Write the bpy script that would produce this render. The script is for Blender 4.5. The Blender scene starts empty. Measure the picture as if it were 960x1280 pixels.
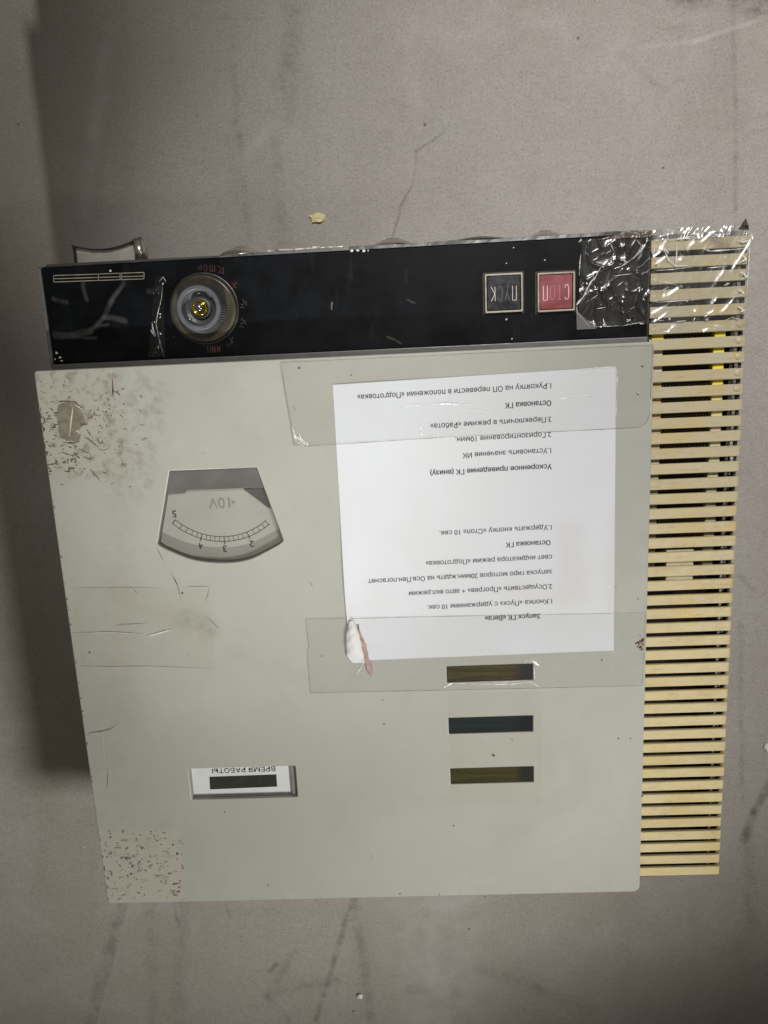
# -*- coding: utf-8 -*-
import bpy, bmesh, math, random
from mathutils import Vector, Matrix, Euler, noise as mnoise
from mathutils.geometry import tessellate_polygon

S = bpy.context.scene
COL = S.collection
HP = 0.150                      # height of the front panel above the floor
R3 = math.radians

# ------------------------------------------------------------------ camera
cam_d = bpy.data.cameras.new('camera')
cam = bpy.data.objects.new('camera', cam_d); COL.objects.link(cam)
CR = Euler((-0.21408576, 0.02551877, -0.04627958), 'XYZ')
CL = Vector((0.26598741, 0.00700903, 0.55852496 + HP))
cam.location = CL; cam.rotation_euler = CR
cam_d.sensor_fit = 'VERTICAL'; cam_d.sensor_height = 36.0
FPX = 970.53681
cam_d.lens = 36.0*FPX/1280.0
cam_d.clip_start = 0.01; cam_d.clip_end = 100
S.camera = cam
_RM = CR.to_matrix()
def W(px, py, z=0.0):
    """place on the level z (0 = front panel, -HP = floor) that was measured at this spot of the photo"""
    v = _RM @ Vector(((px-480)/FPX, -(py-640)/FPX, -1.0))
    t = (z+HP-CL.z)/v.z
    p = CL + t*v
    return (p.x, p.y)

# ------------------------------------------------------------------ light
S.view_settings.view_transform = 'Standard'
S.view_settings.look = 'None'
S.view_settings.exposure = 0.0
S.view_settings.gamma = 1.0
w = bpy.data.worlds.new('World'); S.world = w; w.use_nodes = True
bg = w.node_tree.nodes['Background']
bg.inputs[0].default_value = (1.0, 0.92, 0.74, 1); bg.inputs[1].default_value = 0.112

def spot(name, loc, target, power, angle, blend, radius, col):
    d = bpy.data.lights.new(name, 'SPOT'); d.energy = power
    d.spot_size = R3(angle); d.spot_blend = blend; d.shadow_soft_size = radius; d.color = col
    o = bpy.data.objects.new(name, d); COL.objects.link(o)
    o.location = loc
    o.rotation_euler = (Vector(target)-Vector(loc)).to_track_quat('-Z', 'Y').to_euler()
    return o
# ceiling lamps of the hall, all off to the right: a mid one, a low far one, a high one beyond the top edge
spot('hall_lamp_right', (1.107, -0.629, 1.177+HP), (0.190, -0.425, HP), 83, 34.6, 1.0, 0.17, (1.0, 0.985, 0.94))
spot('hall_lamp_low', (0.235, -1.695, 0.905+HP), (0.100, 0.375, HP), 185, 20.5, 1.0, 0.03, (1.0, 0.99, 0.95))
spot('hall_lamp_far', (0.494, 0.849, 1.644+HP), (0.560, 0.165, HP), 128, 39.5, 1.0, 0.142, (1.0, 0.965, 0.95))

# ------------------------------------------------------------------ node helper
class NT:
    def __init__(s, name):
        s.m = bpy.data.materials.new(name); s.m.use_nodes = True
        s.t = s.m.node_tree; s.t.nodes.clear()
        s.out = s.t.nodes.new('ShaderNodeOutputMaterial')
        s._obj = None
    def n(s, typ, ins=None, **kw):
        nd = s.t.nodes.new(typ)
        for k, v in kw.items(): setattr(nd, k, v)
        for k, v in (ins or {}).items(): s.set(nd.inputs[k], v)
        return nd
    def set(s, sock, v):
        if isinstance(v, bpy.types.NodeSocket): s.t.links.new(v, sock)
        else:
            if isinstance(v, (tuple, list)) and sock.type == 'RGBA' and len(v) == 3: v = (*v, 1)
            sock.default_value = v
    def obj(s):
        if s._obj is None: s._obj = s.n('ShaderNodeTexCoord').outputs['Object']
        return s._obj
    def math(s, op, a, b=0.0, c=0.0, clamp=False):
        return s.n('ShaderNodeMath', {0: a, 1: b, 2: c}, operation=op, use_clamp=clamp).outputs[0]
    def vm(s, op, a, b=(0, 0, 0)):
        nd = s.n('ShaderNodeVectorMath', {0: a}, operation=op)
        if op == 'SCALE': s.set(nd.inputs['Scale'], b)
        else: s.set(nd.inputs[1], b)
        return nd.outputs['Value'] if op in ('LENGTH', 'DOT_PRODUCT', 'DISTANCE') else nd.outputs['Vector']
    def noise(s, scale, detail=4.0, rough=0.55, vec=None, dist=0.0, color=False):
        nd = s.n('ShaderNodeTexNoise', {'Vector': vec or s.obj(), 'Scale': scale, 'Detail': detail, 'Roughness': rough, 'Distortion': dist})
        return nd.outputs['Color' if color else 0]
    def map(s, v, a, b, c=0.0, d=1.0, smooth=True):
        return s.n('ShaderNodeMapRange', {'Value': v, 'From Min': a, 'From Max': b, 'To Min': c, 'To Max': d},
                   interpolation_type='SMOOTHSTEP' if smooth else 'LINEAR').outputs[0]
    def mix(s, f, a, b, bt='MIX'):
        nd = s.n('ShaderNodeMix', data_type='RGBA', blend_type=bt)
        s.set(nd.inputs[0], f); s.set(nd.inputs[6], a); s.set(nd.inputs[7], b)
        return nd.outputs[2]
    def warp(s, amp, scale, vec=None):
        v = vec or s.obj()
        c = s.n('ShaderNodeTexNoise', {'Vector': v, 'Scale': scale, 'Detail': 3.0}).outputs['Color']
        c = s.vm('SUBTRACT', c, (0.5, 0.5, 0.5)); c = s.vm('SCALE', c, amp)
        return s.vm('ADD', v, c)
    def streak(s, vec, a, b, wd, soft):
        """soft-edged stain or painted tone between a and b"""
        ax, ay = a; bx, by = b
        flat = s.vm('MULTIPLY', vec, (1, 1, 0))
        pa = s.vm('SUBTRACT', flat, (ax, ay, 0))
        ab = (bx-ax, by-ay, 0); L2 = max(ab[0]**2+ab[1]**2, 1e-12)
        h = s.math('MULTIPLY', s.vm('DOT_PRODUCT', pa, ab), 1/L2, clamp=True)
        q = s.n('ShaderNodeVectorMath', {0: ab}, operation='SCALE'); s.set(q.inputs['Scale'], h)
        d = s.vm('LENGTH', s.vm('SUBTRACT', pa, q.outputs[0]))
        return s.map(d, wd+soft, max(wd-soft*0.2, 0), 0, 1)
    def rect(s, vec, x0, y0, x1, y1, soft):
        p = s.vm('SUBTRACT', vec, ((x0+x1)/2, (y0+y1)/2, 0)); p = s.vm('ABSOLUTE', p)
        sp = s.n('ShaderNodeSeparateXYZ', {0: p})
        dx = s.math('SUBTRACT', sp.outputs[0], abs(x1-x0)/2); dy = s.math('SUBTRACT', sp.outputs[1], abs(y1-y0)/2)
        return s.map(s.math('MAXIMUM', dx, dy), soft, -soft, 0, 1)
    def bsdf(s, color, rough=0.5, metal=0.0, spec=0.5, bump=None, bs=0.2, bd=0.001, **extra):
        b = s.n('ShaderNodeBsdfPrincipled', {'Base Color': color, 'Roughness': rough, 'Metallic': metal, 'Specular IOR Level': spec})
        for k, v in extra.items(): s.set(b.inputs[k.replace('_', ' ')], v)
        if bump is not None:
            bn = s.n('ShaderNodeBump', {'Height': bump, 'Strength': bs, 'Distance': bd})
            s.t.links.new(bn.outputs[0], b.inputs['Normal'])
        s.t.links.new(b.outputs[0], s.out.inputs[0])
        return b

def simple(name, col, rough=0.5, metal=0.0, spec=0.5, var=0.12, scale=120, bs=0.15):
    t = NT(name)
    n1 = t.noise(scale, 5); n2 = t.noise(scale*0.12, 3)
    f = t.math('MULTIPLY', t.math('ADD', n1, n2), 0.5)
    c = t.mix(t.map(f, 0.35, 0.65), tuple(v*(1-var) for v in col), tuple(min(1, v*(1+var)) for v in col))
    r = t.map(n1, 0.3, 0.7, max(rough-0.08, 0.02), min(rough+0.1, 1))
    t.bsdf(c, r, metal, spec, bump=n1, bs=bs, bd=0.0004)
    return t.m

# ---- floor
def floor_mat():
    t = NT('worn_concrete')
    v = t.obj()
    big = t.noise(2.6, 5, 0.6); mid = t.noise(14, 6, 0.62, dist=0.6); fine = t.noise(160, 4, 0.6); mott = t.noise(45, 6, 0.7)
    strd = t.noise(9, 5, 0.6, vec=t.vm('MULTIPLY', v, (2.2, 0.5, 1)))
    c = t.mix(t.map(big, 0.3, 0.7), (0.350, 0.320, 0.285), (0.420, 0.393, 0.360))
    c = t.mix(t.math('MULTIPLY', t.map(mid, 0.45, 0.75), 0.45), c, (0.44, 0.42, 0.40))
    c = t.mix(t.math('MULTIPLY', t.map(mott, 0.55, 0.8), 0.35), c, (0.30, 0.27, 0.235))
    c = t.mix(t.math('MULTIPLY', t.map(strd, 0.5, 0.72), 0.35), c, (0.29, 0.26, 0.23))
    c = t.mix(t.math('MULTIPLY', t.map(fine, 0.35, 0.7), 0.16), c, (0.18, 0.17, 0.155))
    grit = t.noise(520, 3, 0.7); scm = t.noise(38, 7, 0.78, vec=t.vm('MULTIPLY', v, (0.5, 1.6, 1)), dist=0.5)
    c = t.mix(t.math('MULTIPLY', t.map(grit, 0.52, 0.70), 0.5), c, (0.15, 0.135, 0.115))
    c = t.mix(t.math('MULTIPLY', t.map(grit, 0.45, 0.30), 0.4), c, (0.58, 0.56, 0.52))
    c = t.mix(t.math('MULTIPLY', t.map(scm, 0.56, 0.72), 0.35), c, (0.24, 0.205, 0.17))
    c = t.mix(t.math('MULTIPLY', t.map(scm, 0.42, 0.30), 0.25), c, (0.47, 0.46, 0.44))
    wv = t.warp(0.0055, 34); wv2 = t.warp(0.03, 9)
    F = lambda x, y: W(x, y, -HP)
    brk = t.map(t.noise(40, 4, 0.7), 0.38, 0.62, 0.25, 1.0)
    def st(pts, wd, soft, col, k, vec=None, br=True):
        nonlocal c
        for a, b in zip(pts[:-1], pts[1:]):
            m = t.streak(vec or wv, F(*a), F(*b), wd, soft)
            m = t.math('MULTIPLY', m, k*0.8)
            if br: m = t.math('MULTIPLY', m, brk)
            c = t.mix(m, c, col)
    D = (0.10, 0.085, 0.07); Lt = (0.56, 0.54, 0.52)
    st([(137, 40), (117, 165), (104, 265)], 0.002, 0.010, Lt, 0.40)
    st([(372, -20), (352, 140)], 0.003, 0.014, D, 0.42)
    st([(345, 150), (300, 205)], 0.001, 0.008, Lt, 0.25)
    st([(344, 180), (352, 300)], 0.001, 0.007, D, 0.35)
    st([(290, 40), (298, 170), (312, 300)], 0.001, 0.004, D, 0.28)
    st([(555, 165), (520, 190), (517, 225), (502, 255), (490, 302)], 0.0001, 0.0018, D, 0.62, t.warp(0.006, 60))
    st([(918, 10), (919, 262)], 0.0005, 0.003, D, 0.40)
    st([(850, 40), (850, 100)], 0.0005, 0.004, D, 0.18)
    st([(800, 60), (870, 52), (965, 18)], 0.0004, 0.003, Lt, 0.55, t.warp(0.004, 20))
    st([(850, -12), (975, 8)], 0.006, 0.012, D, 0.85)
    st([(885, 338), (965, 318)], 0.0004, 0.003, Lt, 0.5)
    st([(775, 65), (830, 115)], 0.001, 0.004, D, 0.22)
    st([(440, 1125), (395, 1275)], 0.0012, 0.004, D, 0.60)
    st([(443, 1125), (466, 1285)], 0.002, 0.006, D, 0.42)
    st([(155, 1120), (112, 1290)], 0.004, 0.008, D, 0.45)
    st([(165, 1120), (120, 1290)], 0.0005, 0.003, Lt, 0.3)
    st([(218, 1130), (224, 1158)], 0.0005, 0.003, D, 0.5)
    st([(282, 1130), (287, 1148)], 0.0004, 0.002, D, 0.5)
    st([(188, 1130), (190, 1285)], 0.002, 0.010, D, 0.25)
    st([(228, 1130), (222, 1285)], 0.002, 0.012, D, 0.22)
    st([(337, 1214), (346, 1206)], 0.001, 0.004, D, 0.6)
    st([(350, 1240), (420, 1225)], 0.001, 0.010, D, 0.32)
    st([(370, 1190), (335, 1245), (360, 1275)], 0.001, 0.007, D, 0.32)
    st([(512, 1236), (530, 1239)], 0.003, 0.006, D, 0.5)
    st([(545, 1130), (560, 1300)], 0.010, 0.070, Lt, 0.45, wv2)  # wide pale band, strengthened to paint missing light into the floor colour
    st([(965, 978), (942, 1015), (930, 1048)], 0.0018, 0.005, D, 0.75)
    st([(925, 780), (928, 1000)], 0.0006, 0.004, D, 0.30)
    st([(600, 1210), (670, 1235), (740, 1262)], 0.002, 0.010, D, 0.28)
    st([(935, 1040), (940, 1160)], 0.002, 0.012, D, 0.35)
    st([(932, 1216), (948, 1210)], 0.001, 0.004, D, 0.6)
    st([(925, 720), (940, 735)], 0.0005, 0.004, D, 0.45)
    # broad dark patches: shade painted into the floor colour
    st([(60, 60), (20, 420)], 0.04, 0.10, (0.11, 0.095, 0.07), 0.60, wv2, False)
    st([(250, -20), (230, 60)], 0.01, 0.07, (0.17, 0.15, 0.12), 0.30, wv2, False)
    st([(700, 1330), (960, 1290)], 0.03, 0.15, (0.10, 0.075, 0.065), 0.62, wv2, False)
    # specks and pits
    vor = t.n('ShaderNodeTexVoronoi', {'Vector': t.warp(0.004, 200), 'Scale': 55.0})
    sel = t.math('GREATER_THAN', t.n('ShaderNodeSeparateColor', {0: vor.outputs['Color']}).outputs[0], 0.93)
    pit = t.math('MULTIPLY', t.map(vor.outputs['Distance'], 0.10, 0.04), sel)
    c = t.mix(t.math('MULTIPLY', pit, 0.75), c, (0.09, 0.075, 0.06))
    sel2 = t.math('LESS_THAN', t.n('ShaderNodeSeparateColor', {0: vor.outputs['Color']}).outputs[1], 0.02)
    pit2 = t.math('MULTIPLY', t.map(vor.outputs['Distance'], 0.06, 0.03), sel2)
    c = t.mix(t.math('MULTIPLY', pit2, 0.8), c, (0.7, 0.68, 0.62))
    h = t.math('ADD', t.math('MULTIPLY', fine, 0.3), t.math('SUBTRACT', mott, pit))
    t.bsdf(c, t.map(mid, 0.3, 0.7, 0.5, 0.72), 0, 0.4, bump=t.math('ADD', h, t.math('MULTIPLY', grit, 0.5)), bs=0.45, bd=0.0012)
    return t.m

# ---- grey enamel of the front panel
def panel_mat():
    t = NT('grey_enamel')
    v = t.obj()
    n0 = t.noise(5, 4, 0.6); n1 = t.noise(60, 5, 0.65); n2 = t.noise(500, 3, 0.6)
    c = t.mix(t.map(n0, 0.3, 0.7), (0.375, 0.382, 0.335), (0.405, 0.412, 0.367))
    c = t.mix(t.math('MULTIPLY', t.map(n1, 0.45, 0.75), 0.12), c, (0.33, 0.32, 0.27))
    wv = t.warp(0.006, 45)
    res = t.noise(110, 6, 0.72, dist=0.35)
    def smear(m, col, k):
        nonlocal c
        c = t.mix(t.math('MULTIPLY', m, k), c, col)
    hz1 = t.noise(11, 6, 0.68, dist=0.8); scn = t.noise(26, 6, 0.8, vec=t.vm('MULTIPLY', v, (0.25, 6, 1)), dist=0.3); scv = t.noise(30, 6, 0.8, vec=t.vm('MULTIPLY', v, (7, 0.3, 1)), dist=0.3)
    c = t.mix(t.math('MULTIPLY', t.map(hz1, 0.5, 0.7), 0.22), c, (0.30, 0.295, 0.25))
    c = t.mix(t.math('MULTIPLY', t.map(hz1, 0.45, 0.3), 0.25), c, (0.47, 0.475, 0.43))
    c = t.mix(t.math('MULTIPLY', t.map(scn, 0.62, 0.72), 0.22), c, (0.27, 0.265, 0.22))
    c = t.mix(t.math('MULTIPLY', t.map(scv, 0.63, 0.73), 0.18), c, (0.50, 0.50, 0.46))
    # glue residue where old tape was
    a = t.rect(wv, 0.000, -0.001, 0.060, -0.078, 0.004)
    smear(a, (0.40, 0.375, 0.32), 0.7)
    smear(t.math('MULTIPLY', a, t.map(res, 0.50, 0.66)), (0.20, 0.175, 0.14), 0.75)
    g = t.streak(t.warp(0.03, 25), (0.075, -0.025), (0.062, -0.072), 0.012, 0.02)
    smear(t.math('MULTIPLY', g, t.map(res, 0.42, 0.68)), (0.25, 0.23, 0.19), 0.6)
    b = t.rect(wv, -0.001, -0.372, 0.0665, -0.4375, 0.0018)
    smear(b, (0.44, 0.415, 0.355), 0.85)
    smear(t.math('MULTIPLY', b, t.map(t.noise(95, 7, 0.75, dist=0.4), 0.54, 0.68)), (0.23, 0.195, 0.16), 0.7)
    # faint rubbed marks
    for (p, q, wd, so, k) in [((150, 745), (262, 790), .002, .016, .22), ((232, 775), (262, 785), .003, .010, .4),
                              ((160, 1000), (230, 1100), .01, .05, .12), ((470, 530), (300, 560), .01, .04, .08),
                              ((150, 560), (150, 900), .004, .018, .22), ((60, 600), (170, 1040), .01, .03, .12)]:
        m = t.streak(t.warp(0.012, 30), W(*p), W(*q), wd, so)
        smear(t.math('MULTIPLY', m, t.map(res, 0.35, 0.6, 0.3, 1)), (0.30, 0.26, 0.21) if k < .25 else (0.24, 0.235, 0.2), k)
    vor = t.n('ShaderNodeTexVoronoi', {'Vector': t.warp(0.003, 300), 'Scale': 60.0})
    sel = t.math('GREATER_THAN', t.n('ShaderNodeSeparateColor', {0: vor.outputs['Color']}).outputs[0], 0.965)
    c = t.mix(t.math('MULTIPLY', t.math('MULTIPLY', t.map(vor.outputs['Distance'], 0.07, 0.03), sel), 0.65), c, (0.12, 0.11, 0.09))
    t.bsdf(c, t.map(n1, 0.3, 0.7, 0.36, 0.5), 0, 0.42, bump=t.math('ADD', n2, t.math('MULTIPLY', n1, 1.5)), bs=0.10, bd=0.0006)
    return t.m

def black_mat():
    t = NT('black_bakelite')
    n1 = t.noise(30, 5, 0.65); n2 = t.noise(400, 4, 0.6); n3 = t.noise(120, 5, 0.7, vec=t.vm('MULTIPLY', t.obj(), (1, .25, 1)))
    c = t.mix(t.map(n1, 0.35, 0.7), (0.0022, 0.0026, 0.0032), (0.0050, 0.0062, 0.0080))
    c = t.mix(t.math('MULTIPLY', t.map(n3, 0.58, 0.75), 0.15), c, (0.06, 0.06, 0.06))
    wv = t.warp(0.006, 50)
    brk = t.map(t.noise(90, 5, 0.7), 0.3, 0.6, 0.3, 1)
    def sm(pts, wd, so, k, col=(0.060, 0.060, 0.060)):
        nonlocal c
        for p, q in zip(pts[:-1], pts[1:]):
            m = t.streak(wv, W(*p, -.015), W(*q, -.015), wd, so)
            c = t.mix(t.math('MULTIPLY', t.math('MULTIPLY', m, brk), k), c, col)
    sm([(154, 352), (140, 375), (128, 396), (112, 412)], .0008, .0018, .8)
    sm([(112, 412), (92, 419), (68, 417)], .0012, .0022, .75)
    sm([(132, 396), (156, 400)], .0012, .002, .6)
    sm([(104, 354), (109, 374)], .0008, .0015, .5)
    sm([(66, 372), (84, 378)], .0008, .002, .45)
    sm([(118, 406), (134, 406)], .0005, .0015, .5)
    sm([(186, 364), (200, 362)], .001, .002, .5)
    sm([(68, 422), (120, 421)], .0005, .0015, .55)
    sm([(484, 422), (500, 430)], .0003, .0008, .5, (.12, .1, .08))
    sm([(512, 374), (520, 378)], .0003, .0008, .5, (.12, .08, .06))
    sm([(414, 378), (414, 386)], .0002, .0006, .8, (.2, .2, .2))
    vor = t.n('ShaderNodeTexVoronoi', {'Vector': t.warp(0.003, 300), 'Scale': 70.0})
    sel = t.math('GREATER_THAN', t.n('ShaderNodeSeparateColor', {0: vor.outputs['Color']}).outputs[0], 0.94)
    c = t.mix(t.math('MULTIPLY', t.math('MULTIPLY', t.map(vor.outputs['Distance'], 0.04, 0.015), sel), 0.4), c, (0.22, 0.215, 0.2))
    t.bsdf(c, t.map(n1, 0.3, 0.7, 0.34, 0.50), 0, 0.11, bump=n2, bs=0.12, bd=0.0004)
    return t.m

def slat_mat():
    t = NT('yellowed_plastic')
    geo = t.n('ShaderNodeNewGeometry').outputs['Position']
    y = t.n('ShaderNodeSeparateXYZ', {0: geo}).outputs[1]
    n1 = t.noise(35, 4, 0.6, vec=geo); n2 = t.noise(60, 5, 0.7, vec=t.vm('MULTIPLY', geo, (1, 4, 1)))
    n3 = t.noise(220, 4, 0.6, vec=geo)
    age = t.map(t.math('ADD', y, t.math('MULTIPLY', n1, 0.05)), 0.04, -0.22)
    c = t.mix(age, (0.49, 0.45, 0.32), (0.60, 0.505, 0.275))
    c = t.mix(t.math('MULTIPLY', t.map(n1, 0.45, 0.65), 0.7), c, (0.56, 0.44, 0.19))
    c = t.mix(t.math('MULTIPLY', t.map(n2, 0.5, 0.75), 0.35), c, (0.40, 0.33, 0.20))
    c = t.mix(t.math('MULTIPLY', t.map(n3, 0.55, 0.8), 0.15), c, (0.25, 0.2, 0.12))
    ob = t.streak(t.warp(0.01, 60, geo), (0.472, -0.197), (0.476, -0.207), 0.004, 0.008)
    c = t.mix(t.math('MULTIPLY', ob, 0.45), c, (0.60, 0.44, 0.08))
    gr = t.streak(t.warp(0.01, 80, geo), (0.482, 0.0665), (0.490, 0.062), 0.001, 0.006)
    c = t.mix(t.math('MULTIPLY', gr, 0.7), c, (0.12, 0.08, 0.05))
    rn = t.n('ShaderNodeObjectInfo').outputs['Random']
    c = t.mix(t.math('MULTIPLY', rn, 0.22), c, (0.42, 0.35, 0.20))
    n4 = t.noise(150, 6, 0.78, vec=t.vm('MULTIPLY', geo, (0.35, 2.5, 1)))
    c = t.mix(t.math('MULTIPLY', t.map(n4, 0.53, 0.70), 0.6), c, (0.30, 0.24, 0.13))
    c = t.mix(t.math('MULTIPLY', t.map(n4, 0.40, 0.28), 0.3), c, (0.74, 0.68, 0.48))
    t.bsdf(c, t.map(n3, 0.3, 0.7, 0.33, 0.5), 0, 0.45, bump=n3, bs=0.12, bd=0.0005)
    return t.m

def film_mat(name, base=0.06, edge=0.55, rough=0.1, haze=0.05, tint=(0.96, 0.955, 0.93), hz=(0.8, 0.8, 0.78)):
    """clear adhesive film: mostly see-through, a gloss on top and a little dusty haze"""
    t = NT(name)
    tr = t.n('ShaderNodeBsdfTransparent', {0: tint}).outputs[0]
    n = t.noise(140, 4, 0.6)
    bn = t.n('ShaderNodeBump', {'Height': n, 'Strength': 0.12, 'Distance': 0.0006}).outputs[0]
    gl = t.n('ShaderNodeBsdfGlossy', {'Color': (1, 1, 1), 'Roughness': rough, 'Normal': bn}).outputs[0]
    df = t.n('ShaderNodeBsdfDiffuse', {'Color': hz}).outputs[0]
    lw = t.n('ShaderNodeLayerWeight', {'Blend': 0.35}).outputs['Facing']
    f = t.map(lw, 0.0, 1.0, base, edge, False)
    hzf = t.math('MULTIPLY', t.map(t.noise(60, 5, 0.7), 0.4, 0.7, 0.3, 1.0), haze)
    m1 = t.n('ShaderNodeMixShader', {0: hzf, 1: tr, 2: df}).outputs[0]
    m2 = t.n('ShaderNodeMixShader', {0: f, 1: m1, 2: gl}).outputs[0]
    t.t.links.new(m2, t.out.inputs[0])
    return t.m

def paper_mat():
    t = NT('printer_paper')
    n = t.noise(9, 4, 0.6); n2 = t.noise(700, 3, 0.6)
    c = t.mix(t.map(n, 0.35, 0.7), (0.650, 0.675, 0.710), (0.630, 0.648, 0.665))
    wv = t.warp(0.01, 30)
    for p, q, wd, so, k in [((712, 670), (716, 740), .004, .016, .18), ((770, 640), (764, 760), .001, .008, .12), ((640, 735), (700, 745), .001, .014, .12)]:
        m = t.streak(wv, W(*p), W(*q), wd, so)
        c = t.mix(t.math('MULTIPLY', m, k), c, (0.5, 0.42, 0.34))
    vor = t.n('ShaderNodeTexVoronoi', {'Vector': t.obj(), 'Scale': 45.0})
    sel = t.math('GREATER_THAN', t.n('ShaderNodeSeparateColor', {0: vor.outputs['Color']}).outputs[0], 0.95)
    c = t.mix(t.math('MULTIPLY', t.math('MULTIPLY', t.map(vor.outputs['Distance'], 0.035, 0.015), sel), 0.5), c, (0.15, 0.14, 0.13))
    t.bsdf(c, 0.75, 0, 0.25, bump=t.math('ADD', n2, t.math('MULTIPLY', n, 6.0)), bs=0.15, bd=0.0006)
    return t.m

def indicator_mat(name, c0, c1, cend):
    t = NT(name)
    v = t.obj()
    x = t.n('ShaderNodeSeparateXYZ', {0: v}).outputs[0]
    ln = t.noise(120, 5, 0.7, vec=t.vm('MULTIPLY', v, (0.15, 3, 1)))
    vt = t.noise(260, 3, 0.6, vec=t.vm('MULTIPLY', v, (2.5, 0.2, 1)))
    c = t.mix(t.map(ln, 0.35, 0.65), c0, c1)
    c = t.mix(t.math('MULTIPLY', t.map(vt, 0.4, 0.7), 0.35), c, c0)
    c = t.mix(t.map(x, 0.016, 0.026), c, cend)
    t.bsdf(c, 0.22, 0, 0.5, bump=ln, bs=0.05, bd=0.0004)
    return t.m

M = dict(
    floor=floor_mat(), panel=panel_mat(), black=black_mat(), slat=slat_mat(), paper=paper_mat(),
    body=simple('dark_grey_hammered_paint', (0.10, 0.10, 0.095), 0.5),
    trim=simple('grey_trim', (0.13, 0.13, 0.12), 0.42, 0.0),
    latchgrey=simple('grey_latch_plastic', (0.60, 0.58, 0.52), 0.2),
    steel=simple('scuffed_steel', (0.66, 0.65, 0.62), 0.26, 1.0, var=0.2, scale=200),
    edge=simple('worn_aluminium', (0.10, 0.10, 0.098), 0.45, 0.4, var=0.35, scale=150),
    darkmetal=simple('dark_metal', (0.09, 0.085, 0.08), 0.35, 0.8),
    interior=simple('dark_interior', (0.026, 0.020, 0.014), 0.6),
    connector=simple('brown_connector', (0.045, 0.038, 0.028), 0.5),
    pin=simple('connector_pin', (0.33, 0.29, 0.20), 0.35, 0.6),
    yellow=simple('yellow_plastic', (0.86, 0.74, 0.05), 0.4),
    paleyellow=simple('pale_yellow_plastic', (0.74, 0.66, 0.28), 0.45),
    pink=simple('cream_plastic', (0.66, 0.56, 0.42), 0.45),
    gold=simple('amber_plastic', (0.62, 0.47, 0.20), 0.45),
    cream=simple('cream_block', (0.62, 0.56, 0.38), 0.5),
    brass=simple('dull_brass_frame', (0.33, 0.30, 0.23), 0.40, 0.35, var=0.2),
    cap_black=simple('black_button_plastic', (0.014, 0.016, 0.020), 0.3),
    cap_red=simple('red_button_plastic', (0.26, 0.062, 0.072), 0.33, var=0.22, scale=60),
    engr_white=simple('worn_white_engraving', (0.55, 0.53, 0.50), 0.5),
    engr_dim=simple('faded_engraving', (0.10, 0.10, 0.10), 0.5),
    engr_pink=simple('pink_worn_engraving', (0.80, 0.55, 0.55), 0.5),
    engr_pdim=simple('faded_pink_engraving', (0.42, 0.14, 0.17), 0.5),
    red_mark=simple('faded_red_print', (0.10, 0.022, 0.022), 0.55, var=0.5, scale=500),
    grey_mark=simple('faded_grey_print', (0.05, 0.045, 0.04), 0.55),
    olive=simple('olive_translucent_plastic', (0.058, 0.053, 0.037), 0.28, var=0.25, scale=80),
    knob=simple('blue_grey_knob_plastic', (0.105, 0.110, 0.125), 0.42),
    knob_in=simple('dark_knob_recess', (0.085, 0.092, 0.10), 0.35),
    lampgold=simple('gilt_lamp_lens', (0.62, 0.42, 0.05), 0.12, 0.9, var=0.35, scale=150),
    lampglass=simple('lamp_bulb_metal', (0.45, 0.47, 0.48), 0.08, 1.0),
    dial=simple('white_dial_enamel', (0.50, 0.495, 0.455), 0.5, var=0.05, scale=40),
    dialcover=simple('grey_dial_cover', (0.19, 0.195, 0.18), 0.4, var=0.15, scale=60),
    dialdark=simple('dark_dial_plate', (0.12, 0.12, 0.115), 0.5),
    ink=simple('dial_ink', (0.06, 0.058, 0.055), 0.6),
    unit=simple('grey_dial_print', (0.30, 0.30, 0.295), 0.6),
    toner=simple('black_toner', (0.022, 0.022, 0.026), 0.6),
    insert=simple('white_counter_plastic', (0.65, 0.66, 0.66), 0.4, var=0.04),
    insert_side=simple('grey_counter_side', (0.22, 0.22, 0.21), 0.4),
    window=simple('counter_window', (0.035, 0.036, 0.034), 0.22),
    chip=simple('dark_paint_chip', (0.105, 0.085, 0.062), 0.7, var=0.4, scale=300),
    chipgrey=simple('grey_scuff', (0.20, 0.19, 0.165), 0.7, var=0.3, scale=300),
    primer=simple('bare_brown_primer', (0.200, 0.175, 0.130), 0.65, var=0.22, scale=260),
    whitescr=simple('pale_scratch', (0.60, 0.58, 0.50), 0.5),
    rust=simple('rusty_stain', (0.16, 0.09, 0.05), 0.8, var=0.4, scale=300),
    crease=None,
    crumb_y=simple('yellow_crumb', (0.72, 0.66, 0.34), 0.6), crumb_w=simple('white_crumb', (0.8, 0.78, 0.72), 0.6),
    tornpaper=simple('crumpled_paper', (0.60, 0.60, 0.60), 0.7, var=0.08, scale=60),
    brown_tape=simple('brown_glossy_tape', (0.10, 0.075, 0.06), 0.22, var=0.3),
)
M['film'] = film_mat('clear_tape_film', 0.04, 0.16, 0.14, 0.012, (0.985, 0.985, 0.985))
M['crinkfilm'] = film_mat('crinkled_thin_film', 0.03, 0.6, 0.12, 0.004, (0.98, 0.98, 0.98))
M['thinfilm'] = film_mat('thin_scuffed_film', 0.015, 0.05, 0.12, 0.0, (1.0, 0.995, 0.985))
M['film_edge'] = film_mat('dusty_tape_edge', 0.05, 0.3, 0.3, 0.55, (0.85, 0.83, 0.78), (0.24, 0.23, 0.195))
M['wrinkled'] = film_mat('wrinkled_clear_film', 0.05, 0.55, 0.24, 0.03, (0.95, 0.95, 0.94))
M['wrapfilm'] = film_mat('wrapping_film', 0.06, 0.55, 0.26, 0.04, (0.97, 0.97, 0.96))
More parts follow.
